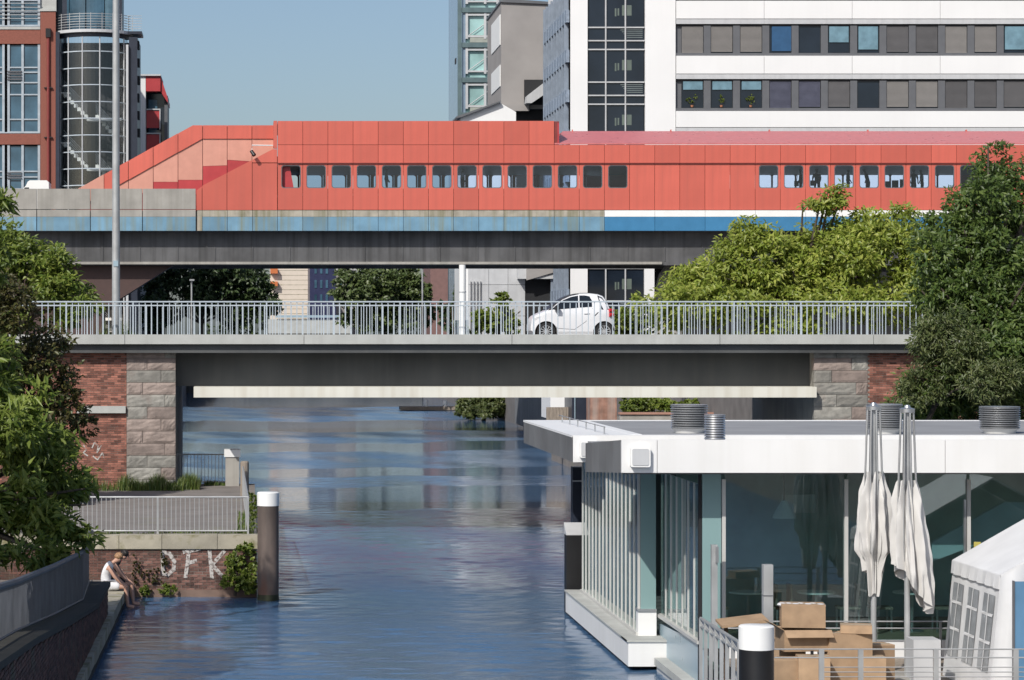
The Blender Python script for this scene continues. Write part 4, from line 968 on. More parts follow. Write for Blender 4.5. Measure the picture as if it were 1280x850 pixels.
# glass tower
YT = 232.0
gt = thing('glass_tower', 'tall teal glass office tower beyond the station', 'building', (22, YT, 5.6))
a, b, c, d = RC(578, 660, -60, 418, YT); MB().box(a+.3, b, YT+.3, YT+15, 5.6, d).build('core', M_gl_teal, gt)
MB().box(a-.0, a+.29, YT+.1, YT+16, 5.6, d).build('side_wall', mat('side_glass', (.21, .28, .36), .15, var=.1), gt)
for k in range(-2, 9):
    q = 12.6+43.7*k
    z = wz(q, YT); MB().box(a-.1, b, YT-.1, YT+.3, z-.22, z+.22).build('floor_slab', mat('slab_teal', (.10, .15, .16), .5), gt)
    if k % 2: MB().box(a+.7, b, YT+.05, YT+.3, z+.25, z+.9).build('spandrel', mat('beige_spandrel', (.33, .35, .31), .5), gt)
    for px in (583.5, 606.5, 622, 640): 
        x = wx(px, YT); MB().box(x-.11, x+.11, YT+.0, YT+.3, z-2.6, z-.23).build('window_post', M_lgrey, gt)
    MB().box(a+.4, b, YT+.02, YT+.3, z-.5, z-.33).build('window_rail', M_lgrey, gt); MB().box(a+.4, b, YT+.02, YT+.3, z-2.45, z-2.3).build('window_rail', M_lgrey, gt)
    MB().tube([(wx(584, YT), YT+.1, z-2.4), (wx(618, YT), YT+.1, z-.6)], .04, 4).build('brace', M_lgrey, gt)
    MB().box(a-.04, a, YT+3+(k % 2)*4, YT+4.2+(k % 2)*4, z-.9, z-.4).build('side_vent', M_dark, gt)
MB().box(wx(572, YT), wx(577, YT), YT-.15, YT+.05, 5.6, d).build('corner_post', mat('slab_teal', (.1, .15, .16)), gt)

# grey rendered block
YG = 208.0
gb = thing('grey_block', 'grey rendered block with slit windows beside the white office building', 'building', (22, YG, 5.6))
MB().prism([(wx(p, YG), wz(q, YG)) for p, q in ((626.5, 136), (626.5, 2.5), (640, 1.5), (700, 6), (700, 136))], YG, YG+12, 'y').build('wall', M_stone, gb)
MB().prism([(wx(p, YG), wz(q, YG)) for p, q in ((625, 3), (625, .5), (640, -1), (700, 3.6), (700, 6))], YG-.2, YG+12.2, 'y').build('roof_edge', M_dgrey, gb)
MB().box(wx(626, YG), wx(661, YG), YG-.3, YG+.0, wz(139, YG), wz(131, YG)).build('base_lip', M_stone, gb)
for q0, q1 in ((17, 55), (80, 107)): 
    MB().box(wx(626.5, YG)-.06, wx(626.5, YG), YG+.5, YG+8, wz(q1, YG), wz(q0, YG)).build('slit_window', M_wpaint, gb)
MB().prism([(wx(p, YG), wz(q, YG)) for p, q in ((655, 131), (656, 122), (700, 88), (700, 105), (662, 131))], YG-1.6, YG-.31, 'y').build('ramp_parapet', M_lgrey, gb)
MB().box(wx(655, YG), wx(700, YG), YG-.3, YG-.02, wz(131, YG), wz(100, YG)).build('dark_opening', M_dark, gb)
MB().box(wx(640, YG), wx(700, YG), YG+.5, YG+10, 5.6, wz(136, YG)).build('lower_storey', M_dark, gb)
MB().box(wx(676, YG), wx(690, YG), YG-2, YG-1.7, wz(76, YG), wz(62, YG)).build('balcony_panel', M_cream, gb)
YW = 196.0
wr_ = thing('white_shed', 'low white shed with sloping roof showing above the station roof', 'building', (20, YW, 5.6))
MB().prism([(wx(p, YW), wz(q, YW)) for p, q in ((576, 400), (576, 147), (625, 128.5), (645, 140), (645, 400))], YW, YW+6, 'y').build('wall', M_white, wr_)
MB().prism([(wx(p, YW), wz(q, YW)) for p, q in ((570, 148), (570, 146), (625, 126.5), (625, 128.3), (576, 147))], YW-.4, YW+6.3, 'y').build('roof_edge', M_dgrey, wr_)

# pale panel building under the viaduct
YL = 196.5
pb = thing('panel_building', 'pale grey panel clad building seen beneath the viaduct', 'building', (wx(620, YL), YL-1, 5.6))
for i, (a, b) in enumerate(((584, 610), (610, 634), (634, 655.5))):
    for (q0, q1) in ((325, 356), (356, 395), (395, 421)):
        MB().box(wx(a+.25, YL), wx(b-.25, YL), YL-.6-(i % 2)*.02, YL-.02, wz(q1-.25, YL), wz(q0+.25, YL)).build('cladding_panel', M_lgrey, pb)
for a in (587, 591, 595, 599): MB().box(wx(a, YL), wx(a+1.4, YL), YL-.72, YL-.62, 5.6, wz(352, YL)).build('rain_pipe', M_metal, pb)
MB().box(wx(645, YL), wx(690, YL), YL-1.6, YL-.65, wz(349, YL), wz(325, YL)).build('bay', M_lgrey, pb)
MB().prism([(wx(p, YL), wz(q, YL)) for p, q in ((655, 351), (700, 338), (700, 325), (655, 325))], YL-1.75, YL-1.62, 'y').build('ramp_side', M_stone, pb)
MB().box(wx(655.6, YL), wx(690, YL), YL-.5, YL, 5.6, wz(349, YL)).build('dark_opening', M_dark, pb)

# ------------------------------------------------------------------ brick building with glass stair tower, left
YK = 188.0
kb = thing('brick_building', 'red brick office building with grey framed windows at upper left', 'building', (wx(0, YK), YK, 5.6))
def kbox(name, p0, p1, q0, q1, ya, yb, mt, parent=kb):
    a, b, c, d = RC(p0, p1, q0, q1, YK); return MB().box(a, b, YK+ya, YK+yb, c, d).build(name, mt, parent)
M_kbrick = mat('brick_far', (.235, .082, .058), .85, var=.22, scale=9, stretch=(1, 1, 3))
kbox('core', -160, 69, -60, 418, .6, 12, M_dark)
kbox('brick_pier', 50.5, 69.5, 14, 418, 0, .6, M_kbrick); kbox('pier_cap', 50, 70.5, 11, 14, -.08, .6, M_fascia)
for q0, q1 in ((37, 54.6), (167, 180.5), (300, 315)): kbox('brick_spandrel', -160, 50.2, q0, q1, .04, .6, M_kbrick)
kbox('stone_band', -160, 50.2, 33.5, 36.7, -.02, .6, M_fascia)
kbox('upper_wall', 50, 70, -60, 10.5, .3, .6, M_fascia)
for q0, q1, rows in ((-60, 33, (0, 15)), (55, 166.5, (84, 90, 103, 118, 149)), (181, 299, (214, 221, 236))):
    for c in (-26.5, 4, 10.5, 28, 48.5): kbox('window_frame', c-1.5, c+1.5, q0, q1, .12, .3, M_frame)
    for c0, c1 in ((-25, 2.3), (11.8, 26.4), (29.3, 46.8)):
        ed = [q0+1]+list(rows)+[q1-1.6]
        for e0, e1 in zip(ed[:-1], ed[1:]):
            p = kbox('pane', c0, c1, e0+.3, e1-.3, .24, .27, M_gl_blue)
            kbox('transom', c0, c1, e1-.8, e1+.8, .14, .23, M_frame, p)
    kbox('window_sill', -160, 50, q1-1.4, q1, .05, .3, M_frame)
for q in (4, 9, 13.5, 18.5, 23): kbox('guard_rail', -160, 50, q-.4, q+.4, -.0, .05, M_railg)
for q in (89, 92.5, 96, 99, 216, 219, 222.5): kbox('sunshade_slat', 9, 27, q-.7, q+.7, .02, .1, M_dgrey)
dpx = wx(60.5, YK); MB().tube([(dpx, YK-.12, 5.6), (dpx, YK-.12, wz(46, YK))], .11, 8).build('downpipe', M_redd, kb, True); MB().box(dpx-.18, dpx+.18, YK-.3, YK, wz(47, YK), wz(36, YK)).build('pipe_head', M_dark, kb)
for q in (110, 172): MB().box(dpx-.3, dpx+.3, YK-.2, YK-.02, wz(q, YK)-.04, wz(q, YK)+.04).build('pipe_clip', M_dark, kb)
# stair tower
tw = thing('stair_tower', 'round glass stair tower with balcony beside the brick building', 'tower', (wx(118, YK+2), YK+2, 5.6))
tc_x, tc_y, tr = wx(116.5, YK+2), YK+2, 2.62
ztop = wz(46, YK); zbal = wz(38, YK)
def arc(r, z0, z1, a0, a1, n, th=.05):
    m = MB()
    for i in range(n):
        p, q = math.radians(a0+(a1-a0)*i/n), math.radians(a0+(a1-a0)*(i+1)/n)
        v = []
        for z_ in (z0, z1): v += [(tc_x+rr*math.sin(t_), tc_y-rr*math.cos(t_), z_) for rr, t_ in ((r, p), (r, q), (r-th, q), (r-th, p))]
        m.hexa(v)
    return m
floors = [wz(44+20.9*k, YK) for k in range(0, 14)]
angs = [-82, -62, -40, -14, 14, 40, 62, 80]
for z1_, z0_ in zip(floors[:-1], floors[1:]):
    for a0, a1 in zip(angs[:-1], angs[1:]): arc(tr, z0_+.05, z1_-.05, a0+.6, a1-.6, 4, .03).build('glass_pane', M_g_stair, tw)
for z_ in floors: arc(tr+.05, z_-.035, z_+.035, -82, 82, 24, .12).build('ring_mullion', M_rail, tw)
for a in angs[1:-1]:
    t_ = math.radians(a); x, y = tc_x+(tr+.03)*math.sin(t_), tc_y-(tr+.03)*math.cos(t_)
    MB().tube([(x, y, 5.6), (x, y, floors[0])], .05, 6).build('upright', M_lgrey, tw)
M_navy = mat('navy_steel', (.02, .026, .042), .4)
MB().box(wx(69.8, YK), wx(74.5, YK), YK-.1, YK+4, 5.6, wz(40, YK)).build('side_pier', M_navy, tw)
MB().box(wx(161, YK), wx(171.5, YK), YK+.2, YK+6, 5.6, wz(46, YK)).build('side_pier', M_navy, tw); MB().box(wx(157.5, YK), wx(160.5, YK), YK-.1, YK+1, 5.6, wz(56, YK)).build('upright_fin', M_lgrey, tw)
for k in range(6):
    MB().box(wx(171, YK), wx(173.5+(k % 3)*.4, YK), YK+.5, YK+1.5, wz(60+k*22, YK), wz(50+k*22, YK)).build('bracket', M_dark, tw)
MB().box(tc_x-2.6, tc_x+2.6, tc_y+1.9, tc_y+2.2, 5.6, ztop).build('back_wall', mat('dark_stairwell', (.035, .03, .028), .7), tw)
arc(tr+.42, zbal-.22, zbal, -88, 88, 24, 2.9).build('balcony_slab', M_lgrey, tw)
arc(tr+.1, wz(46.5, YK), zbal-.25, -86, 86, 24, .3).build('dark_soffit', M_navy, tw)
MB().box(tc_x+2, wx(177, YK), tc_y-1.5, tc_y+1.2, zbal-.2, zbal).build('balcony_slab', M_navy, tw)
for k in range(6):
    z_ = zbal+.18+k*.19; arc(tr+.38, z_-.018, z_+.018, -88, 70, 20, .035).build('balcony_rail', M_railg, tw)
    MB().box(tc_x+2.4, wx(177, YK), tc_y-1.5, tc_y-1.46, z_-.018, z_+.018).build('balcony_rail', M_railg, tw)
for a in range(-80, 81, 16):
    t_ = math.radians(a); x, y = tc_x+(tr+.36)*math.sin(t_), tc_y-(tr+.36)*math.cos(t_); MB().box(x-.02, x+.02, y-.02, y+.02, zbal, zbal+1.2).build('balcony_post', M_railg, tw)
for a0, a1 in zip([-80, -45, -10, 25, 60], [-45, -10, 25, 60, 80]): arc(tr-.3, zbal+.02, zbal+3.4, a0+1, a1-1, 5, .05).build('upper_glass', M_gl_blue if a0 < 0 else M_aqua, tw)
MB().box(tc_x-2.2, tc_x+2.2, tc_y-1.4, tc_y+1.5, zbal+.1, zbal+3.4).build('upper_core', M_navy, tw)
# stairs inside: two flights per storey with treads and sloping rails
sth = 62.7*YK/F
M_stairw = mat('stair_concrete', (.74, .71, .65), .7)
for k in range(5):
    zf = wz(115+62.7*k, YK)
    for side, (xa, xb, yy) in enumerate(((-2.1, -.35, -1.2), (.2, 1.9, -.5))):
        m = MB(); n = 7
        for j in range(n):
            u = j/n; x = tc_x+xa+(xb-xa)*u; zt_ = zf-u*sth*.5-(0 if side == 0 else sth*.42); m.box(x, x+abs(xb-xa)/n+.02, tc_y+yy, tc_y+yy+1.0, zt_-.28, zt_)
        m.build('stair_flight', M_stairw, tw)
        for j in range(5):
            r0 = .25+j*.17; MB().tube([(tc_x+xa, tc_y+yy-.03, zf+r0-(0 if side == 0 else sth*.42)), (tc_x+xb, tc_y+yy-.03, zf+r0-sth*.5-(0 if side == 0 else sth*.42))], .022, 4).build('stair_rail', M_metal, tw)
    MB().box(tc_x-.4, tc_x+2.2, tc_y-1.3, tc_y-.2, zf-sth*.5-.2, zf-sth*.5).build('landing', M_stairw, tw)
    MB().box(tc_x-2.3, tc_x-1.6, tc_y-1.3, tc_y+1, zf-.06, zf+.05).build('landing', M_stairw, tw)
# small red and white house
YX = 205.0
rh = thing('red_white_house', 'narrow white house front with red balcony boxes', 'building', (wx(190, YX), YX, 5.6))
def xbox(name, p0, p1, q0, q1, ya, yb, mt, parent=rh):
    a, b, c, d = RC(p0, p1, q0, q1, YX); return MB().box(a, b, YX+ya, YX+yb, c, d).build(name, mt, parent)
xbox('white_wall', 172, 182, 94, 418, 0, 6, M_white); xbox('core', 182.3, 205, 112, 418, 1.2, 6, M_gl_navy); xbox('red_top', 182.3, 200.5, 95, 114, 0, 6, M_dred)
MB().prism([(wx(200.6, YX), wz(95, YX)), (wx(209.5, YX), wz(122, YX)), (wx(209.5, YX), wz(128, YX)), (wx(200.6, YX), wz(114, YX))], YX+.2, YX+6, 'y').build('roof_slope', M_dred, rh)
xbox('roof_line', 171.5, 201, 93, 95, -.2, 6, M_lgrey)
for q in (136, 166): 
    xbox('balcony_front', 183, 200, q+2, q+24, 0, .15, M_dred); xbox('balcony_rail', 182.5, 200.6, q, q+1.5, -.1, .0, M_lgrey); xbox('balcony_frame', 199.4, 200.6, q+1.5, q+26, -.1, .0, M_lgrey)
    xbox('window', 185, 196, q-13, q-1, 1.1, 1.2, M_gl_blue)
xbox('side_wall', 205, 209, 118, 200, 1, 5, M_dgrey)

# ------------------------------------------------------------------ far things under the viaduct
cb = thing('cream_building', 'cream rendered building with orange balconies under the viaduct', 'building', (wx(355, 300), 300, 5.6))
MB().box(wx(338, 300), wx(387, 300), 300, 312, 5.6, wz(318, 300)).build('wall', mat('cream_render', (.62, .55, .47), .8, var=.04), cb)
for k in range(12): MB().box(wx(347, 300), wx(387, 300), 299.985, 299.998, wz(332+k*6, 300)-.03, wz(332+k*6, 300)+.03).build('joint_line', M_cope, cb)
for q in (336, 352): MB().box(wx(338, 300), wx(347, 300), 299.2, 299.95, wz(q+6, 300), wz(q, 300)).build('balcony', mat('orange_panel', (.55, .16, .05), .6), cb)
nt = thing('navy_tower', 'dark navy clad block beside the cream building', 'building', (wx(404, 290), 290, 5.6))
MB().box(wx(387.3, 290), wx(420, 290), 290, 302, 5.6, wz(318, 290)).build('wall', mat('navy_clad', (.022, .026, .07), .4), nt)
for q in (332, 350, 368):
    for p in (393, 400, 407): MB().box(wx(p, 290), wx(p+3, 290), 289.93, 289.99, wz(q+10, 290), wz(q, 290)).build('window', M_gl_blue, nt)
gh = thing('grey_house', 'small grey house with flat roof behind the trees', 'building', (wx(432, 310), 310, 5.6))
MB().box(wx(420, 310), wx(445, 310), 310, 320, 5.6, wz(338, 310)).build('wall', M_stone, gh); MB().box(wx(419, 310), wx(446, 310), 309.6, 320.4, wz(338, 310), wz(334, 310)).build('roof', M_fascia, gh)
for p in (424, 434): MB().box(wx(p, 310), wx(p+4, 310), 309.94, 309.99, wz(356, 310), wz(346, 310)).build('window', M_gl_blue, gh)
bt = thing('brown_tower', 'brown brick tower block between the trees under the viaduct', 'building', (wx(550, 300), 300, 5.6))
MB().box(wx(538, 300), wx(560, 300), 300, 312, 5.6, wz(315, 300)).build('wall', mat('brown_brick', (.19, .11, .10), .85, var=.12), bt); MB().box(wx(560, 300), wx(576, 300), 302, 312, 5.6, wz(318, 300)).build('glazed_bay', M_gl_teal, bt)
lw = thing('concrete_wall', 'low pale concrete wall beyond the bridge railing', 'wall', (wx(390, 289), 289, 5.6))
MB().box(wx(335, 288.6), wx(440, 288.6), 288.6, 289, 6.7, wz(399, 288.6)).build('panel', M_fascia, lw); MB().box(wx(335, 288.6), wx(440, 288.6), 288.7, 289, 5.6, 6.7).build('dark_base', M_dark, lw)
MB().box(wx(345, 288.3), wx(430, 288.3), 288.3, 288.5, wz(397, 288.3), wz(394, 288.3)).build('rail', M_lblue, lw)
# reflections' counterparts: far quay, pontoon, bush, gray shed
fq = thing('far_quay', 'grey stone quay wall closing the far end of the canal', 'wall', (0, 287.7, 0))
MB().box(-6.9, 19.5, 287.5, 287.95, -1, 2.2).build('wall', mat('dark_quay', (.085, .085, .08), .85, var=.5, scale=.25, streak=.4), fq); MB().box(-6.9, 19.5, 287.4, 287.99, 2.2, 2.45).build('coping', M_fascia, fq)
pn_ = thing('pontoon', 'low wooden pontoon with white fenders at the far end of the canal', 'pontoon', (wx(540, 222), 222, 0))
MB().box(wx(500, 222), wx(575, 222), 221.4, 223.4, .05, .35).build('deck', M_wood, pn_)
for p in (532, 556): MB().lathe([(.16, .36), (.2, .6), (.16, .9)], wx(p, 222), 221.6, 10).build('fender', M_wpaint, pn_, True)
tree('waterside_bush', 'dark rounded bush hanging over the water below the bridge beam', 'bush', (wx(606, 197), 198, .2), [PB(588, 510, 197, 18, 16), PB(622, 508, 197, 20, 20), PB(606, 494, 198, 28, 22), PB(605, 514, 196.5, 34, 12)], 12000, .42, .2, G_dark2, 21, .15)
gs = thing('grey_shed', 'long grey boarded shed on the right bank under the bridge', 'shed', (19.2, 150, 0))
for k in range(28):
    y = 137+k*1.6
    MB().box(18.9, 19.1, y, y+1.58, .3, 5.6).build('board', mat('grey_boards', (.20, .205, .21), .7, var=.12, rand=.15, streak=.3), gs)
MB().box(19.1, 19.5, 137, 181.6, .2, 5.5).build('core', M_dark, gs); MB().box(18.85, 19.5, 137, 181.6, 5.6, 5.8).build('roof_edge', M_dgrey, gs)
wv = thing('white_hut', 'white hut with wooden lower boards on the right bank under the bridge', 'hut', (wx(705, 130), 130, 2.3))
MB().box(wx(688, 130), wx(716, 130), 130, 134, 2.3, 5).build('wall', M_white, wv)
for k in range(8): MB().box(wx(683+k*4.2, 128.5), wx(687+k*4.2, 128.5), 128.5, 128.6, 1.2, wz(509, 128.5)).build('plank', M_wood, wv)
nb = thing('navy_container', 'dark navy container beside the white hut', 'container', (wx(725, 127), 127, 2.3))
MB().box(wx(715, 127), wx(736, 127), 127, 132, 1.5, 5).build('body', M_navy, nb); MB().box(wx(718, 127), wx(719, 127), 126.95, 127, 1.6, 4.9).build('door_bar', M_lblue, nb)
bp = thing('brick_pillar', 'stained reddish pillar on the right bank under the bridge', 'pillar', (wx(753, 124), 124, 2.3))
MB().box(wx(738, 124), wx(771, 124), 124, 125.5, 1.0, 6).build('shaft', mat('stained_brick', (.27, .15, .11), .9, var=.3, scale=3, streak=.7, streakc=(.38, .35, .32)), bp)
tree('hedge', 'low clipped green hedge on the right bank under the bridge', 'hedge', (wx(810, 112), 112, 2.3), [PB(790, 508, 112, 22, 13), PB(825, 508, 112, 24, 12), PB(860, 508, 112, 24, 12)], 7000, .16, .1, G_mid, 22, .08)
tree('hedge', 'second low hedge right of the roof vents under the bridge', 'hedge', (wx(925, 114), 114, 2.3), [PB(905, 508, 114, 22, 12), PB(940, 507, 114, 20, 12)], 4000, .16, .1, G_mid, 23, .08)
gw = thing('garden_wall', 'low red capped garden wall in front of the hedge', 'wall', (wx(860, 108), 108, 2.3))
MB().box(wx(775, 108), wx(955, 108), 108, 108.3, 1.2, wz(518, 108)).build('wall', M_conc, gw); MB().box(wx(774, 108), wx(956, 108), 107.92, 108.38, wz(518, 108), wz(515.5, 108)).build('coping', mat('red_coping', (.36, .2, .15), .8), gw)
for p in (888, 930): MB().box(wx(p, 116), wx(p+4, 116), 116, 116.2, 2.2, 6).build('wooden_pole', M_bark, None, label=['left', 'right'][p > 900] + ' one of two dark poles in the hedge under the bridge', cat='pole')

# ------------------------------------------------------------------ floating pavilion
pv = thing('floating_pavilion', 'white roofed glass pavilion floating on the canal at right', 'pavilion', (12, 52, 0))
ZF0, ZF1 = 3.84, 4.42
XR = 26.0
# far roof box: fascia panels, membrane, parapet
YA, YE = 55.3, 65.2
for k in range(8):
    a = YA+k*(YE-YA)/8; b = YA+(k+1)*(YE-YA)/8
    MB().box(7.0, 7.08, a+.008, b-.008, ZF0, ZF1-.03).build('fascia_panel', M_zinc, pv)
MB().box(7.0, XR, YA-.03, YA+.08, ZF0, ZF1).build('front_fascia', M_fasw, pv)
MB().box(6.99, 8.3, YA+.1, YE, ZF1-.05, ZF1).build('parapet_top', M_white, pv)
MB().box(8.3, XR, YE-.35, YE, ZF1-.05, ZF1+.0).build('parapet_top', M_white, pv); MB().box(8.3, XR, YA+.1, YA+.35, ZF1-.05, ZF1).build('parapet_top', M_white, pv)
MB().box(8.55, XR, YA+.35, YE-.35, ZF1-.15, ZF1-.012).build('roof_membrane', M_roofm, pv)
MB().box(8.3, 8.55, YA+.35, YE-.35, ZF1-.05, ZF1+.006).build('roof_kerb', M_white, pv)
MB().box(7.1, XR, YA+.1, YE-.02, ZF0-.02, ZF0+.1).build('soffit', M_dgrey, pv)
cr_ = MB()
MB().tube([(7.75, YA+.4, ZF1+.16), (7.75, YE-1.2, ZF1+.16)], .012, 5).build('roof_cable', M_metal, pv)
for k in range(6): y = YA+.5+k*1.5; MB().tube([(7.75, y, ZF1), (7.75, y, ZF1+.18)], .015, 5).build('cable_post', M_metal, pv)
# near roof, tipped up a little towards the viewer
za0, za1, zc0, zc1 = 4.135, 4.72, 3.885, 4.455
YN, YM, XN = 45.6, 50.5, 6.64
def zl(y, a, c): return a+(c-a)*(y-YN)/(YM-YN)
for (xa, xb, nm, mt) in ((XN+.08, XR, 'near_roof', M_white),):
    MB().hexa([(xa, YN+.1, zl(YN+.1, za0, zc0)), (xb, YN+.1, zl(YN+.1, za0, zc0)), (xb, YM, zc0), (xa, YM, zc0), (xa, YN+.1, za1-.05), (xb, YN+.1, za1-.05), (xb, YM, zc1), (xa, YM, zc1)]).build(nm, mt, pv)
for xa, xb in ((XN, 7.27), (7.28, 12.4), (12.41, 17.2), (17.21, XR)):
    MB().box(xa, xb, YN, YN+.09, za0, za1).build('front_fascia', M_fasw, pv)
MB().box(XN+.08, XR, YN+.1, YN+.5, za0-.03, za0+.02).build('soffit', M_dgrey, pv)
for k in range(5):
    a = YN+.1+k*(YM-YN-.1)/5; b = a+(YM-YN-.1)/5-.012
    MB().hexa([(XN, a, zl(a, za0, zc0)), (XN+.07, a, zl(a, za0, zc0)), (XN+.07, b, zl(b, za0, zc0)), (XN, b, zl(b, za0, zc0)), (XN, a, zl(a, za1, zc1)), (XN+.07, a, zl(a, za1, zc1)), (XN+.07, b, zl(b, za1, zc1)), (XN, b, zl(b, za1, zc1))]).build('fascia_panel', M_zinc, pv)
def lampbox(label, px0, px1, q0, q1, Y):
    a, b, c, d = RC(px0, px1, q0, q1, Y); t = thing('wall_light', label, 'lamp', ((a+b)/2, Y, c))
    MB().rrect(a, b, c, d, .03, Y-.11, Y-.003).build('housing', M_wpaint, t); MB().rrect(a+.03, b-.03, c+.03, d-.03, .03, Y-.122, Y-.111).build('lens', M_lgrey, t)
lampbox('square white wall light on the near corner of the pavilion fascia', 787, 812, 558.5, 583.5, YN); lampbox('square white wall light on the rear fascia, half hidden by grey panels', 724, 746, 551, 572, YA-.03)
M_mull = mat('pale_mullion', (.50, .50, .48), .5, var=.08, scale=1)
# module 1: left wall along the canal
XW, Y1, Y2 = 7.75, 51.0, 59.6
zg0, zg1 = .62, 3.82
MB().box(7.45, XR, Y1-.75, 60.2, .08, .56).build('hull', M_fasw, pv)
MB().box(7.42, 7.78, Y1-.75, 60.2, .561, .60).build('hull_ledge', M_fascia, pv); MB().box(7.42, 8.2, Y1-.78, Y1, .561, .603).build('hull_ledge', M_fascia, pv)
MB().box(7.6, XR, Y1-.3, 60, -.5, .078).build('float_base', M_dark, pv)
n1 = 15
for k in range(n1):
    a = Y1+.05+(Y2-Y1-.1)*k/n1; b = Y1+.05+(Y2-Y1-.1)*(k+1)/n1
    MB().box(XW+.02, XW+.04, a+.03, b-.03, zg0, zg1).build('glass_pane', M_g_dark, pv)
for k in range(n1+1):
    a = Y1+.05+(Y2-Y1-.1)*k/n1; MB().box(XW-.0, XW+.05, a-.028, a+.028, zg0, zg1).build('mullion', M_mull, pv)
MB().box(XW-.04, XW+.06, Y1, Y2, zg0-.03, zg0+.05).build('sill_rail', M_mull, pv)
a, b, c, d = RC(800.5, 819.5, 591, 762, Y1); MB().box(a, b, Y1-.04, Y1, c, d).build('corner_panel', M_teal, pv)
a, b, c, d = RC(797, 820, 762, 797, Y1); MB().box(a, b, Y1-.06, Y1+.2, .58, d-.02).build('corner_base', M_white, pv); MB().box(a-.02, b, Y1-.1, Y1+.2, d-.02, d+.02).build('corner_sill', M_metal, pv)
MB().box(7.8, XR, 59.7, 59.8, .6, 3.9).build('rear_wall', M_dgrey, pv)
MB().box(7.8, XR, 51.1, 59.7, .565, .62).build('floor', M_asph, pv)
# module 2
X2, Y3 = 8.2, 46.5
MB().box(7.3, XR, YM+.01, YA-.04, 4.18, 4.30).build('link_roof', M_roofm, pv)
def wz2(y): return 1.0-.18*(y-Y3)/4.7
n2 = 7; yend = 51.2
MB().hexa([(X2, Y3, .25), (X2+.12, Y3, .25), (X2+.12, yend, .25), (X2, yend, .25), (X2, Y3, 1.0), (X2+.12, Y3, 1.0), (X2+.12, yend, wz2(yend)), (X2, yend, wz2(yend))]).build('side_panel', M_lblue, pv)
MB().box(X2-.06, X2+.1, Y3, yend, .97, 1.03).build('sill_rail', M_mull, pv)
for k in range(n2):
    a = Y3+.15+(yend-Y3-.2)*k/n2; b = Y3+.15+(yend-Y3-.2)*(k+1)/n2
    MB().box(X2+.03, X2+.05, a+.03, b-.03, 1.03, 3.86).build('glass_pane', M_g_dark, pv)
    MB().box(X2+.012, X2+.06, a-.028, a+.028, 1.03, 3.86).build('mullion', M_mull, pv)
MB().box(X2-.25, XR, Y3-.4, 50.2, .12, .26).build('hull_ledge', M_fascia, pv); MB().box(X2-.2, XR, Y3-.35, 50.2, -.4, .12).build('hull', M_lgrey, pv)
zt2 = 4.07
fr = [877.5, 902, 1055, 1208, 1362]
a, b = wx(877.5, Y3), wx(901, Y3)
MB().box(a, b, Y3-.03, Y3, .9, zt2).build('corner_panel', M_teal, pv)
MB().box(wx(873.5, Y3), a-.01, Y3-.02, Y3+.1, .3, zt2).build('corner_post', M_dark, pv)
for c, d in zip(fr[1:-1], fr[2:]):
    MB().box(wx(c+4, Y3), wx(d, Y3), Y3+.0, Y3+.02, 1.05, zt2).build('glass_pane', M_g_dark, pv)
for c in fr[1:]: MB().box(wx(c, Y3), wx(c+4.4, Y3), Y3-.06, Y3+.04, .9, zt2-.1).build('mullion', M_mull, pv)
MB().box(wx(1204.5, Y3), wx(1207, Y3), Y3-.05, Y3+.03, .9, 3.6).build('door_frame', M_metal, pv)
MB().box(wx(878, Y3), XR, Y3-.05, Y3+.1, zt2, zt2+.05).build('head_rail', M_dark, pv)
MB().box(wx(902, Y3), XR, Y3-.04, Y3+.08, .62, 1.05).build('base_panel', M_white, pv)
MB().box(wx(902, Y3), XR, Y3+.1, Y3+4.2, .95, 1.0).build('floor', mat('plank_floor', (.30, .24, .17), .6), pv)
MB().box(X2+.3, XR, Y3+4.3, Y3+4.4, 1.0, 3.85).build('partition', mat('interior_teal', (.30,.40,.40), .6, var=.5, scale=.7), pv)
MB().box(wx(978, Y3+3), wx(1019, Y3+3), Y3+3, Y3+3.05, 3.15, 3.5).build('hanging_panel', M_lgrey, pv)
MB().prism([(wx(p, Y3+.5), wz(q, Y3+.5)) for p, q in ((1165, 702), (1165, 678), (1255, 628), (1330, 628), (1330, 640))], Y3+.5, Y3+.6, 'y').build('reflection_panel', mat('pale_reflection', (.62, .70, .74), .4), pv)  # pale slanted panel standing in for a reflection in the front glass
for q in (774.5, 783): MB().tube([(wx(906, Y3-.3), Y3-.3, wz(q, Y3)), (XR, Y3-.3, wz(q, Y3))], .014, 6).build('guard_rail', M_railg, pv)
for p in (1065, 1170): MB().box(wx(p, Y3)-.02, wx(p, Y3)+.02, Y3-.32, Y3-.28, .8, wz(774.5, Y3)).build('guard_post', M_railg, pv)
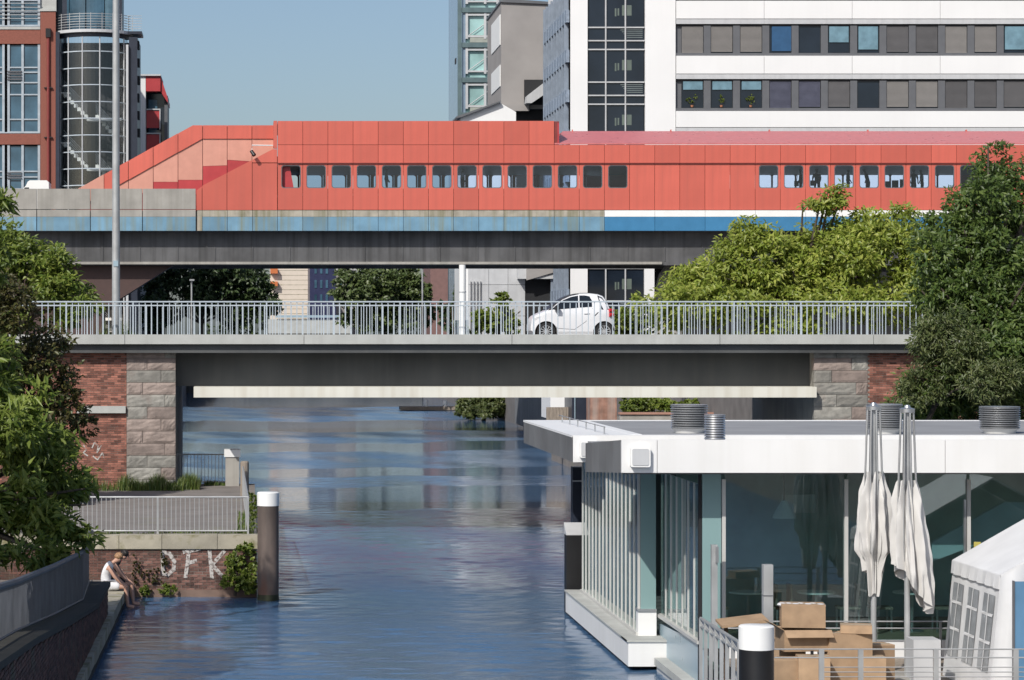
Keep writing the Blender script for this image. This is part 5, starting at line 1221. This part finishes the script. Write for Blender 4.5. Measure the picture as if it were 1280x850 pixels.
for k, (p, lab) in enumerate(((935, 'left round cafe table inside the pavilion'), (1020, 'middle round cafe table inside the pavilion'), (1140, 'right round cafe table inside the pavilion'))):
    x, y = wx(p, Y3+1.8), Y3+1.8; t = thing('cafe_table', lab, 'table', (x, y, 1.0), 'tables inside the pavilion')
    MB().lathe([(.36, 1.72), (.36, 1.75)], x, y, 20).build('top', M_wpaint, t); MB().lathe([(.03, 1.02), (.03, 1.72)], x, y, 8).build('column', M_metal, t); MB().lathe([(.22, 1.0), (.22, 1.02)], x, y, 14).build('foot', M_metal, t)
    for sgn, side in ((-1, 'left'), (1, 'right')):
        c = thing('cafe_chair', side + ' hand chair at the ' + lab.replace(' inside the pavilion', '') + ' inside the pavilion', 'chair', (x+sgn*.6, y, 1.0), 'chairs inside the pavilion')
        xx = x+sgn*.6; MB().box(xx-.2, xx+.2, y-.2, y+.2, 1.43, 1.47).build('seat', M_wood, c); MB().box(xx+sgn*.18-.015, xx+sgn*.18+.015, y-.2, y+.2, 1.5, 1.9).build('backrest', M_wood, c)
        for a in (-.17, .17):
            for b in (-.17, .17): MB().box(xx+a-.015, xx+a+.015, y+b-.015, y+b+.015, 1.0, 1.43).build('leg', M_metal, c)
for k, p in enumerate((980, 1110)):
    x = wx(p, Y3+2); t = thing('pendant_lamp', ['left', 'right'][k] + ' white pendant lamp hanging inside the pavilion', 'lamp', (x, Y3+2, 3.0)); MB().lathe([(.05, 3.45), (.22, 3.15), (.22, 3.12)], x, Y3+2, 16).build('shade', M_wpaint, t, True); MB().tube([(x, Y3+2, 3.45), (x, Y3+2, 3.95)], .01, 5).build('cord', M_black, t)
# white letters-free yellow notice
MB().box(wx(1216, Y3), wx(1224.5, Y3), Y3-.075, Y3-.061, wz(692, Y3), wz(677, Y3)).build('notice', mat('yellow_notice', (.55, .48, .12), .6), pv)
# terrace deck
td = MB(); 
for k in range(34): MB().box(8.6, XR, 33+k*.45, 33+k*.45+.44, .66, .72).build('deck_board' if False else 'terrace_board', M_wood, pv)
MB().box(8.7, XR-.1, 33.1, Y3-.4, -.4, .65).build('terrace_base', M_lgrey, pv)
# dark pile at the rear left corner
dpz = thing('dark_pile', 'black square dolphin with grey top at the far corner of the pavilion', 'pile', (wx(717, 60.5), 60.5, 0))
a, b = wx(708, 60.5), wx(727.5, 60.5); MB().box(a, b, 60.5, 60.9, -1, wz(669, 60.5)).build('shaft', M_black, dpz); MB().hexa([(a, 60.5, wz(669, 60.5)), (b+.2, 60.5, wz(669, 60.5)), (b+.2, 61, wz(669, 60.5)), (a, 61, wz(669, 60.5)), (a, 60.5, wz(669, 60.5)+.02), (b+.2, 60.5, wz(669, 60.5)+.02), (b+.2, 61, wz(653, 61)), (a, 61, wz(653, 61))]).build('cap', M_lgrey, dpz)
for k, (p, q0, q1) in enumerate(((722, 584, 603), (722, 604, 626))):
    pass
n_ = thing('navy_mooring_box', 'small navy box at the water behind the pavilion corner', 'box', (wx(721, 64), 64, 0))
MB().box(wx(716, 64), wx(735, 64), 64, 64.4, .0, wz(584, 64)).build('body', M_navy, n_); MB().box(wx(715.5, 64), wx(735, 64), 63.97, 64, wz(602, 64), wz(600.5, 64)).build('band', M_lgrey, n_)
# roof vents
def vent(label, px, Y, dpx, q0, q1, zroof):
    x, r = wx(px, Y), dpx*Y/F/2; z1 = wz(q0, Y); t = thing('roof_vent', label, 'vent', (x, Y, zroof), 'louvred vents on the pavilion roof')
    MB().lathe([(r*.72, zroof-.05), (r*.8, zroof+.04), (r*.95, zroof+.1), (r*.78, zroof+.1)], x, Y, 28).build('base_bowl', M_wpaint, t, True)
    n = max(6, int((z1-zroof-.1)/.048)); z = zroof+.1
    MB().lathe([(r*.8, zroof+.1), (r*.8, z1-.02)], x, Y, 24).build('core', M_dark, t, True)
    st_ = (z1-z)/n
    for k in range(n): MB().lathe([(r*.86, z+k*st_+.004), (r, z+k*st_+.008), (r*.9, z+(k+1)*st_-.008), (r*.85, z+(k+1)*st_-.01)], x, Y, 28).build('louvre_ring', M_metal, t, True)
    MB().lathe([(r*.98, z1-.012), (r*.98, z1)], x, Y, 28).build('lid', M_metal, t, True)
vent('wide louvred roof vent, left of the pair behind the fascia', 861.5, 57, 47, 505.5, 540, ZF1)
vent('narrow louvred roof vent, right of the pair behind the fascia', 893.5, 53.8, 27, 518, 549, 4.3)
vent('louvred roof vent behind the two closed parasols', 1105.5, 56.5, 46, 505, 545, ZF1)
vent('louvred roof vent at the far right of the pavilion roof', 1249.5, 56.8, 51, 508, 543, ZF1)

# ------------------------------------------------------------------ terrace things
ZD = .72
def parasol(label, px, Y, top, hem0, cloth, seed, lean=0):
    x = wx(px, Y); t = thing('parasol', label, 'parasol', (x, Y, ZD), 'closed parasols on the terrace'); r = random.Random(seed)
    zt_ = wz(top, Y)
    MB().tube([(x, Y, ZD), (x, Y, zt_-.1)], .05, 12).build('pole', M_railg, t, True)
    MB().lathe([(.5, ZD), (.5, ZD+.08), (.1, ZD+.1)], x, Y, 16).build('base', M_conc, t)
    MB().lathe([(.05, zt_-.12), (.13, zt_-.1), (.13, zt_-.04), (.06, zt_-.02), (.045, zt_+.02), (.0, zt_+.03)], x, Y, 12).build('hub', M_metal, t, True)
    zr = wz(hem0, Y)
    for k in range(8):
        a = 2*math.pi*k/8+.2; MB().tube([(x+.11*math.cos(a), Y+.11*math.sin(a), zt_-.08), (x+(.17+lean*.04)*math.cos(a), Y+.17*math.sin(a), zr-.4), (x+.16*math.cos(a), Y+.16*math.sin(a), zr-1.3)], .016, 6).build('rib', M_metal, t, True)
    # cloth: folds, uneven hem
    n, mrows = 108, 40; v = []; f = []
    ph = [r.uniform(0, 6.28) for _ in range(4)]
    for i in range(mrows+1):
        u = i/mrows
        for j in range(n):
            th = 2*math.pi*j/n
            hem = cloth['len'](th)
            z = zr-.0+.10*math.cos(8*th+.3)*(1-u) - u*hem
            uu = u*hem
            R = cloth['rad'](uu, th)
            fold = .76+.20*math.cos(8*th+ph[0]+.6*math.sin(uu*2))+.09*math.sin(13*th+ph[1]+uu*2.6)+.07*math.sin(21*th+ph[2]-uu*4)+.014*math.sin(uu*17+3*th)
            cx_ = lean*uu
            v.append((x+cx_+R*fold*math.cos(th), Y+R*fold*math.sin(th), z+.03*math.sin(5*th+ph[3])*u))
    for i in range(mrows):
        for j in range(n): f.append((i*n+j, i*n+(j+1) % n, (i+1)*n+(j+1) % n, (i+1)*n+j))
    MB().add(v, f).build('canopy_cloth', M_cloth, t, True)
    return t
def interp(pts, x):
    for (a, b), (c, d) in zip(pts[:-1], pts[1:]):
        if x <= c: return b+(d-b)*max(0, (x-a))/(c-a)
    return pts[-1][1]
parasol('left closed parasol with pale cloth, tied at the bottom', 1092, 44.0, 505, 596, dict(len=lambda th: 1.62+.45*math.cos(th+math.pi*.9)*0+.4*(1 if abs(math.sin(th*1.0+.4)) > .55 else 0), rad=lambda u, th: interp([(0, .17), (.3, .27), (.9, .32), (1.25, .31), (1.4, .20), (1.8, .16), (2.1, .13)], u)), 3)
parasol('right closed parasol with cloth slipping down to one side', 1134, 43.4, 508, 607, dict(len=lambda th: 1.75+.42*math.cos(th), rad=lambda u, th: interp([(0, .17), (.3, .27), (1.0, .31), (1.5, .37), (2.2, .35)], u)), 4, .05)
# party tent
tn = thing('party_tent', 'white party tent with clear side windows at the right edge of the terrace', 'tent', (13.5, 42.5, ZD))
Xt, Yf, Yn_ = 12.17, 44.2, 41.4; ze = 2.68
MB().hexa([(Xt-.02, Yn_, ze-.02), (14.2, Yn_, ze+1.15), (14.2, Yf, ze+1.15), (Xt-.02, Yf, ze-.02), (Xt-.02, Yn_, ze+.03), (14.2, Yn_, ze+1.2), (14.2, Yf, ze+1.2), (Xt-.02, Yf, ze+.03)]).build('roof_sheet', M_tent, tn)
MB().hexa([(14.2, Yn_, ze+1.15), (16.3, Yn_, ze-.02), (16.3, Yf, ze-.02), (14.2, Yf, ze+1.15), (14.2, Yn_, ze+1.2), (16.3, Yn_, ze+.03), (16.3, Yf, ze+.03), (14.2, Yf, ze+1.2)]).build('roof_sheet', M_tent, tn)
m = MB(); nseg = 12
for k in range(nseg):
    a, b = Yn_+(Yf-Yn_)*k/nseg, Yn_+(Yf-Yn_)*(k+1)/nseg; o_ = .02*(k % 2); o2 = .02*((k+1) % 2)
    m.hexa([(Xt-.05-o_, a, ze-.2+.02*(k % 2)), (Xt-.03-o_, a, ze-.2), (Xt-.03-o2, b, ze-.2), (Xt-.05-o2, b, ze-.2), (Xt-.03, a, ze+.02), (Xt-.01, a, ze+.02), (Xt-.01, b, ze+.02), (Xt-.03, b, ze+.02)])
m.build('valance', M_tent, tn)
# side wall, wavy, leaning out at the foot
def wallstrip(y0, y1, z0, z1, n=10):
    m = MB(); v = []; f = []
    for i in range(n+1):
        y = y0+(y1-y0)*i/n
        for q in range(5):
            z_ = z0+(z1-z0)*q/4; lean_ = (ze-z_)*.10; v.append((Xt-lean_+.004*math.sin(y*9+q), y, z_))
    for i in range(n):
        for q in range(4): f.append((i*5+q, (i+1)*5+q, (i+1)*5+q+1, i*5+q+1))
    return m.add(v, f)
wallstrip(Yn_, Yf, ZD, ze, 26).build('side_wall', M_tent, tn, True)
for k, y in enumerate((41.6, 42.5, 43.4)):
    w_ = wallstrip(y, y+.62, 1.1, 2.35, 6); w_.v = [(p[0]-.012, p[1], p[2]) for p in w_.v]; wo = w_.build('side_window', M_tentw, tn, True)
    for zz in (1.55, 2.0):
        b_ = wallstrip(y, y+.62, zz, zz+.05, 6); b_.v = [(p[0]-.02, p[1], p[2]) for p in b_.v]; b_.build('window_bar', M_tent, wo)
    b_ = wallstrip(y+.29, y+.34, 1.1, 2.35, 2); b_.v = [(p[0]-.02, p[1], p[2]) for p in b_.v]; b_.build('window_bar', M_tent, wo)
m = MB(); v = []; f = []; n = 40
for i in range(n+1):
    u = i/n; x = Xt-.02+(16.3-Xt)*u
    for q in range(2):
        ztp = ze+(1.17*(1-abs(u-.5)*2)); z_ = ZD if q == 0 else ztp; v.append((x-(.18 if q == 0 and u < .1 else 0), Yn_-.02+.05*math.sin(x*14)*(1 if q == 0 else .2), z_))
for i in range(n): f.append((2*i, 2*i+2, 2*i+3, 2*i+1))
m.add(v, f).build('front_wall', M_tent, tn, True)
for x in (Xt, 16.28): MB().tube([(x, Yn_+.05, ZD), (x, Yn_+.05, ze)], .025, 8).build('pole', M_railg, tn, True)
bl = thing('blue_board', 'blue board standing in front of the tent at the right edge', 'board', (wx(1285, 41), 41, ZD))
MB().box(wx(1268, 41), wx(1330, 41), 41.0, 41.04, ZD, wz(727, 41)).build('sheet', M_bluep, bl); MB().box(wx(1266.5, 41), wx(1268, 41), 40.98, 41.06, ZD, wz(726, 41)).build('edge', M_dgrey, bl)
# cardboard boxes
def carton(label, px, Y, z0, w, d, h, rot=0, open_=False, flaps=True, tape=True):
    x = wx(px, Y); t = link(bpy.data.objects.new('cardboard_box', None), None, (x, Y, z0), label, 'box', 'cardboard boxes piled on the terrace')
    def part(m, nm, mt, par=None):
        o = bpy.data.objects.new(nm, m.mesh(nm, mt)); COL.objects.link(o); o.parent = par or t; return o
    th = .012
    part(MB().box(-w/2, w/2, -d/2, -d/2+th, 0, h), 'side', M_card); part(MB().box(-w/2, w/2, d/2-th, d/2, 0, h), 'side', M_card)
    part(MB().box(-w/2, -w/2+th, -d/2+th, d/2-th, 0, h), 'side', M_card); part(MB().box(w/2-th, w/2, -d/2+th, d/2-th, 0, h), 'side', M_card)
    part(MB().box(-w/2+th, w/2-th, -d/2+th, d/2-th, .0, .012), 'bottom', M_card)
    if open_:
        part(MB().hexa([(-w/2, -d/2-.14, h-.10), (w/2, -d/2-.14, h-.10), (w/2, -d/2, h), (-w/2, -d/2, h), (-w/2, -d/2-.14, h-.09), (w/2, -d/2-.14, h-.09), (w/2, -d/2, h+.01), (-w/2, -d/2, h+.01)]), 'flap', M_card)
        part(MB().hexa([(-w/2-.2, -d/2, h+.12), (-w/2, -d/2, h), (-w/2, d/2, h), (-w/2-.2, d/2, h+.12), (-w/2-.2, -d/2, h+.13), (-w/2, -d/2, h+.012), (-w/2, d/2, h+.012), (-w/2-.2, d/2, h+.13)]), 'flap', M_card)
        part(MB().box(-w/2+th, w/2-th, -d/2+th, d/2-th, .3*h, .31*h), 'inner_layer', M_cardi)
    else:
        part(MB().box(-w/2, w/2, -d/2, -.004, h, h+.012), 'flap', M_card); part(MB().box(-w/2, w/2, .004, d/2, h, h+.012), 'flap', M_card)
        if tape: part(MB().box(-w/2-.002, w/2+.002, -.03, .03, h+.012, h+.015), 'tape', M_cope)
    t.rotation_euler = (0, 0, math.radians(rot)); return t
YC = 41.8
sC = YC/F
carton('topmost cardboard box of the pile, topped with white paper', 1003, YC, wz(785, YC)+.03, .70, .5, .36, -8)
pp = MB()
for k in range(7): 
    x = wx(979+k*7.5, YC); pp.add(lump((x, YC+rnd.uniform(-.1, .1), wz(757, YC)+.01), (.09, .14, .035), 8, 6).v, lump((0, 0, 0), (1, 1, 1), 8, 6).f)
pp.build('paper_padding', M_tent, None, True, label='crumpled white paper lying on the topmost cardboard box', cat='paper')
carton('open cardboard box directly under the topmost one', 1004, YC, wz(812, YC), .78, .55, .34, 4, True)
carton('wide cardboard box on the left of the pile below the open one', 988, YC-.45, ZD+.02, .68, .5, .62, 6)
carton('cardboard box in the middle of the pile with a black mark', 1016, YC-.6, ZD+.02, .5, .4, .68, -5)
carton('large cardboard box leaning on the right of the pile', 1056, YC, ZD+.02, .74, .5, .98, 10)
carton('small cardboard box at the right end of the pile', 1089, YC-.2, ZD+.02, .42, .4, .62, -6)
carton('tall cardboard box at the back left behind the pile', 985, YC+.6, ZD+.02, .45, .4, 1.0, 12)
carton('flat cardboard box on top of the large right hand box', 1070, YC-.05, ZD+.02+1.0, .5, .4, .12, -12)
carton('cardboard box standing behind the small right end box', 1094, YC+.4, ZD+.02, .5, .4, .75, 14)
mk = MB().box(wx(1013, YC-.83), wx(1017, YC-.83), YC-.835, YC-.83, wz(818, YC-.8), wz(813, YC-.8)); mk.build('printed_mark', M_black, None, label='small black printed mark on the middle cardboard box', cat='mark')
wp = thing('wooden_board', 'flat light wooden board lying behind the black and white pile', 'board', (wx(925, 43), 43, 1.6))
MB().hexa([(wx(897, 43), 42.6, wz(782, 43)), (wx(955, 43), 42.6, wz(775, 43)), (wx(955, 43), 43.2, wz(775, 43)+.05), (wx(897, 43), 43.2, wz(782, 43)+.05), (wx(897, 43), 42.6, wz(779, 43)), (wx(955, 43), 42.6, wz(772, 43)), (wx(955, 43), 43.2, wz(772, 43)+.05), (wx(897, 43), 43.2, wz(779, 43)+.05)]).build('top', M_card, wp)
for p in (905, 948): MB().box(wx(p, 43)-.03, wx(p, 43)+.03, 42.8, 42.86, ZD, wz(781, 43)).build('leg', M_cardi, wp)
# black and white mooring pile
YQ = 38.0; x = wx(945.5, YQ)
bw = thing('mooring_pile', 'thick black mooring pile with wide white cap in front of the boxes', 'pile', (x, YQ, 0))
MB().lathe([(.256, -1), (.256, wz(811, YQ))], x, YQ, 32).build('shaft', M_black, bw, True); MB().lathe([(.262, wz(811, YQ)), (.262, wz(783, YQ)), (.24, wz(781.5, YQ))], x, YQ, 32).build('cap', M_wpaint, bw, True)
# square posts
sp1 = thing('steel_post', 'square galvanised post behind the black and white pile', 'post', (wx(960.5, 43.5), 43.5, ZD))
MB().box(wx(954.5, 43.5), wx(966.5, 43.5), 43.5, 43.66, ZD, wz(706, 43.5)).build('shaft', M_railg, sp1); MB().box(wx(954.2, 43.5), wx(966.8, 43.5), 43.49, 43.67, wz(745, 43.5), wz(744, 43.5)).build('joint', M_dgrey, sp1)
sp2 = thing('steel_post', 'slim galvanised post in front of the teal corner panel', 'post', (wx(893, 46), 46, ZD))
MB().box(wx(889.5, 46), wx(897, 46), 46, 46.1, ZD, wz(681, 46)).build('shaft', M_railg, sp2); MB().box(wx(894, 46), wx(897.5, 46), 45.93, 46, wz(703, 46), wz(683, 46)).build('lock', M_metal, sp2)
# gangway railing going away from the viewer
gr = thing('gangway_railing', 'galvanised flat bar railing leading to the pavilion beside the black pile', 'railing', (8.3, 41, .5))
A_, B_ = Vector((wx(876, 44.6), 44.6, 0)), Vector((wx(924, 38.8), 38.8, 0)); zr_ = wz(773, 44.6)
zr2 = wz(803, 38.8)
def rail_at(dz, r, nm): MB().tube([(A_.x, A_.y, zr_+dz), (B_.x, B_.y, zr2+dz)], r, 8).build(nm, M_railg, gr, True)
rail_at(0, .03, 'top_rail'); rail_at(-.14, .02, 'mid_rail')
for k in range(8):
    p = A_.lerp(B_, k/7); z1 = zr_+(zr2-zr_)*k/7; MB().box(p.x-.03, p.x+.03, p.y-.02, p.y+.02, .2, z1).build('bar', M_railg, gr)
    MB().hexa([(p.x-.03, p.y-.03, z1-.02), (p.x+.03, p.y-.03, z1-.02), (p.x+.12, p.y-.15, z1-.2), (p.x+.06, p.y-.15, z1-.2), (p.x-.03, p.y, z1-.02), (p.x+.03, p.y, z1-.02), (p.x+.12, p.y-.12, z1-.2), (p.x+.06, p.y-.12, z1-.2)]).build('twist_bar', M_railg, gr)
# thin front railing
YJ = 39.6
tr_ = thing('terrace_railing', 'thin steel wire railing along the front of the terrace', 'railing', (wx(1100, YJ), YJ, ZD))
for q in (811.5, 822): MB().tube([(wx(968, YJ), YJ, wz(q, YJ)), (wx(1330, YJ), YJ, wz(q, YJ))], .012, 6).build('rail', M_railg, tr_, True)
for p in (1027, 1076, 1170, 1270): MB().box(wx(p-3.2, YJ), wx(p+3.2, YJ), YJ-.01, YJ+.03, ZD-.2, wz(811, YJ)).build('post', M_railg, tr_)
for q in (834, 840, 846): MB().tube([(wx(1030, YJ), YJ, wz(q, YJ)), (wx(1330, YJ), YJ, wz(q, YJ))], .008, 5).build('wire', M_railg, tr_)
MB().box(wx(1142, 42.8), wx(1176, 42.8), 42.8, 43.3, ZD, wz(800, 42.8)).build('grey_cabinet', M_lgrey, None, label='plain grey cabinet between the parasols and the tent', cat='cabinet')

# ------------------------------------------------------------------ trees
# near left: long drooping leaves
nb_ = [PB(15, 535, 52, 52, 70, 60), PB(70, 600, 53, 52, 44, 50), PB(25, 640, 51, 65, 55, 60), PB(72, 660, 52, 48, 40, 45), PB(-40, 480, 53, 70, 90, 80), PB(8, 455, 54, 16, 44, 30), PB(-60, 300, 54, 60, 120, 70), PB(2, 254, 53, 4, 9, 10), PB(62, 695, 50, 34, 20, 30), PB(45, 560, 54, 40, 40, 50), PB(10, 700, 49, 30, 18, 30)]
tree('walnut_tree', 'tree with long drooping leaves overhanging the left bank in front', 'tree', (-7.6, 52, 1.3), nb_, 12500, .28, .08, G_near, 31, .2, size=.32, per=12)
for k, (tx, ty, lab) in enumerate(((-7.7, 43.5, 'out of view tree added to shade the middle of the ramp'), (-7.6, 37.5, 'out of view tree added to shade the top of the ramp'))):  # unseen trees added left of the view to throw shade on the ramp
    tree('shade_tree', lab, 'tree', (tx, ty, 1.3), [(tx, ty, 7.2, 2.2, 3.0, 2.0), (tx+.5, ty+1.5, 5.6, 1.7, 2.6, 1.5), (tx, ty-1.5, 5.8, 2.0, 2.4, 1.8), (tx+.8, ty+.5, 5.0, 1.5, 3.6, 1.2), (tx+.3, ty+3, 6.5, 1.8, 2.4, 1.6)], 30000, .3, .13, G_near, 70+k, .2, size=.45, group='added shade trees left of the ramp')
bb_ = [PB(12, 385, 76, 38, 42, 40), PB(55, 480, 77, 48, 66, 45), PB(10, 440, 76, 50, 70, 50), PB(85, 535, 78, 32, 50, 30), PB(55, 425, 78, 30, 26, 30), PB(40, 560, 76, 64, 66, 50), PB(-40, 450, 76, 60, 120, 50), PB(60, 620, 76, 50, 40, 40)]
tree('bronze_shrub', 'tall bronze and dark green shrub beside the left abutment', 'shrub', (-7.2, 77.5, 1.3), bb_, 24000, .17, .085, G_brown, 32, .14, size=.26)
tree('chestnut_tree', 'bright green tree behind the left end of the bridge railing', 'tree', (-9.5, 104, 5.7), [PB(40, 335, 104, 48, 40), PB(85, 350, 104, 36, 36), PB(55, 380, 104, 60, 40), PB(10, 310, 105, 50, 44), PB(-40, 330, 105, 60, 50), PB(95, 385, 103, 34, 26)], 13000, .28, .12, G_mid, 33, .2, size=.38)
# right
rb_ = [PB(900, 350, 112, 62, 56), PB(960, 330, 112, 62, 60), PB(1040, 320, 112, 80, 66), PB(1110, 330, 112, 70, 70), PB(1030, 255, 112, 38, 12, 20), PB(1000, 390, 111, 170, 44, 60), PB(870, 385, 112, 50, 42), PB(1120, 290, 113, 50, 36), PB(925, 305, 112, 34, 20), PB(1042, 244, 112, 14, 16, 14)]
tree('chestnut_tree', 'broad yellow green chestnut tree behind the right part of the bridge', 'tree', (wx(1010, 113), 114, 5.7), rb_, 34000, .30, .12, G_chest, 34, .3, size=.42, per=9)
rt_ = [PB(1235, 290, 78, 70, 80), PB(1200, 350, 77, 62, 70), PB(1245, 210, 79, 30, 42), PB(1270, 240, 79, 50, 60), PB(1190, 290, 78, 36, 40), PB(1230, 430, 76, 85, 80), PB(1195, 480, 75, 62, 50), PB(1270, 500, 75, 70, 60), PB(1300, 380, 76, 70, 120), PB(1165, 420, 77, 28, 46), PB(1215, 515, 76, 80, 40), PB(1160, 505, 76, 34, 36), PB(1240, 380, 77, 60, 60)]
tree('ash_tree', 'dense dark green tree at the right edge in front of the bridge', 'tree', (wx(1245, 77), 77, 3.6), rt_, 52000, .21, .085, G_dark, 35, .24, size=.34)
tree('willow_shrub', 'grey green shrub hiding the right end of the bridge railing', 'shrub', (wx(1160, 74), 74.5, 3.6), [PB(1165, 420, 74, 32, 44), PB(1160, 480, 74, 34, 42), PB(1195, 450, 73.5, 36, 60), PB(1240, 480, 73, 44, 44)], 13000, .17, .045, G_dark2, 36, .1, size=.28)
# far trees under and behind the viaduct
for lab, px, Y, blobs, n, mt, sd in (
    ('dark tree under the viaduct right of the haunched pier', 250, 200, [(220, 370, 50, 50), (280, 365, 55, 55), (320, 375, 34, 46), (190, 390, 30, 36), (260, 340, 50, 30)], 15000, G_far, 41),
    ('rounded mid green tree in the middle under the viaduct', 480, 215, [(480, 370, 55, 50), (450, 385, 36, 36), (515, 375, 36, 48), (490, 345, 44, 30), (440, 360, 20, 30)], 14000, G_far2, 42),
    ('small pale tree left of the white car', 622, 180, [(622, 395, 30, 28), (605, 405, 24, 20), (640, 402, 20, 22), (628, 375, 12, 16)], 4000, G_mid, 43),
    ('small tree beside the brown tower block', 566, 240, [(566, 395, 14, 28), (575, 380, 10, 22)], 2500, G_far, 44),
    ('low shrub right of the white car', 800, 176, [(780, 402, 40, 22), (830, 400, 40, 26)], 4500, G_mid, 45),
    ('tall poplar row far behind at left', 400, 420, [(380, 395, 60, 30), (450, 392, 60, 34), (520, 392, 70, 36), (590, 392, 50, 36), (300, 392, 60, 38)], 9000, G_far, 46)):
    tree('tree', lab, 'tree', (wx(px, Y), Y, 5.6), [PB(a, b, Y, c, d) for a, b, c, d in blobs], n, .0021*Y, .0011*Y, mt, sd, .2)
# plants on the quay
tree('elder_bush', 'green leafy bush growing from the quay wall beside the steel pile', 'bush', (-.35, 64.1, .25), [PB(300, 712, 64.1, 22, 22, 14), PB(308, 690, 64.1, 13, 16, 10), PB(296, 730, 64.0, 22, 13, 12), PB(312, 735, 64, 10, 10, 8)], 2600, .13, .075, G_mid, 51, .03, clump=.4)
for k, (px, py, r_, lab) in enumerate(((182, 738, 8, 'small weed at the foot of the quay wall beside the seated pair'), (211, 737, 11, 'bright green weed tuft at the water line below the letter D'))):
    tree('weed', lab, 'plant', (wx(px, 64.15), 64.15, .0), [PB(px, py, 64.15, r_, r_*.8, r_*.6)], 260, .14, .04, G_mid, 52+k, .012, limbs=False)
tree('climber', 'thin dry climber hanging on the brick wall left of the letters', 'plant', (wx(180, 64.2), 64.22, .1), [PB(172, 715, 64.22, 8, 22, 2), PB(190, 722, 64.22, 14, 16, 2), PB(205, 705, 64.22, 6, 20, 2)], 420, .08, .045, G_brown, 55, .01, limbs=False)
tree('edge_shrub', 'leafy shoots on the canal side of the promenade railing behind the pile', 'shrub', (.12, 68, .6), [(.1, 67, 1.3, .18, 1.4, .5), (.12, 70, 1.7, .2, 2.0, .6), (.08, 74, 1.6, .2, 2.0, .5)], 1500, .12, .06, G_mid, 56, .02)
# grass tufts at the abutment foot and along the promenade edge
def grass(label, spots, n, hgt, seed):
    r = np.random.default_rng(seed); V = []; Fc = []
    for i in range(n):
        (xa, xb, ya, yb, z) = spots[i % len(spots)]; x = r.uniform(xa, xb); y = r.uniform(ya, yb); h = hgt*r.uniform(.35, 1.15)*(.55+.45*math.sin(x*3.1+seed)**2); a = r.uniform(0, 6.28); l = r.uniform(.1, .5)*h; w = .012
        k = len(V); dx, dy = math.cos(a), math.sin(a)
        V += [(x-dy*w, y+dx*w, z-.02), (x+dy*w, y-dx*w, z-.02), (x+dx*l*.4+dy*w*.7, y+dy*l*.4-dx*w*.7, z+h*.6), (x+dx*l*.4-dy*w*.7, y+dy*l*.4+dx*w*.7, z+h*.6), (x+dx*l, y+dy*l, z+h)]
        Fc += [(k, k+1, k+2, k+3), (k+3, k+2, k+4)]
    me = bpy.data.meshes.new('grass'); me.from_pydata(V, [], Fc); me.materials.append(M_grass)
    link(bpy.data.objects.new('grass', me), None, None, label, 'grass', None, 'stuff')
grass('long grass growing along the foot of the left abutment', [(-6.8, -2.1, YB-.5, YB+.5, ZP-.02), (-4.2, -2.3, YB-.3, YB+.5, ZP-.02), (-2.3, -1.6, YB+.2, YB+1.2, ZP-.02)], 2600, .55, 61)
grass('short grass and moss behind the coping of the quay wall', [(-4.5, .1, YP+.42, YP+.75, ZP-.02), (-.3, .15, YP+.5, YP+8, ZP-.02), (-1.5, -.4, 85.5, 86.5, ZP)], 1500, .14, 62)
grass('weeds in the gap behind the bridge railing near the lamp mast', [(wx(120, 95.2), wx(170, 95.2), 94.8, 95.6, 5.75), ], 500, 1.5, 63)
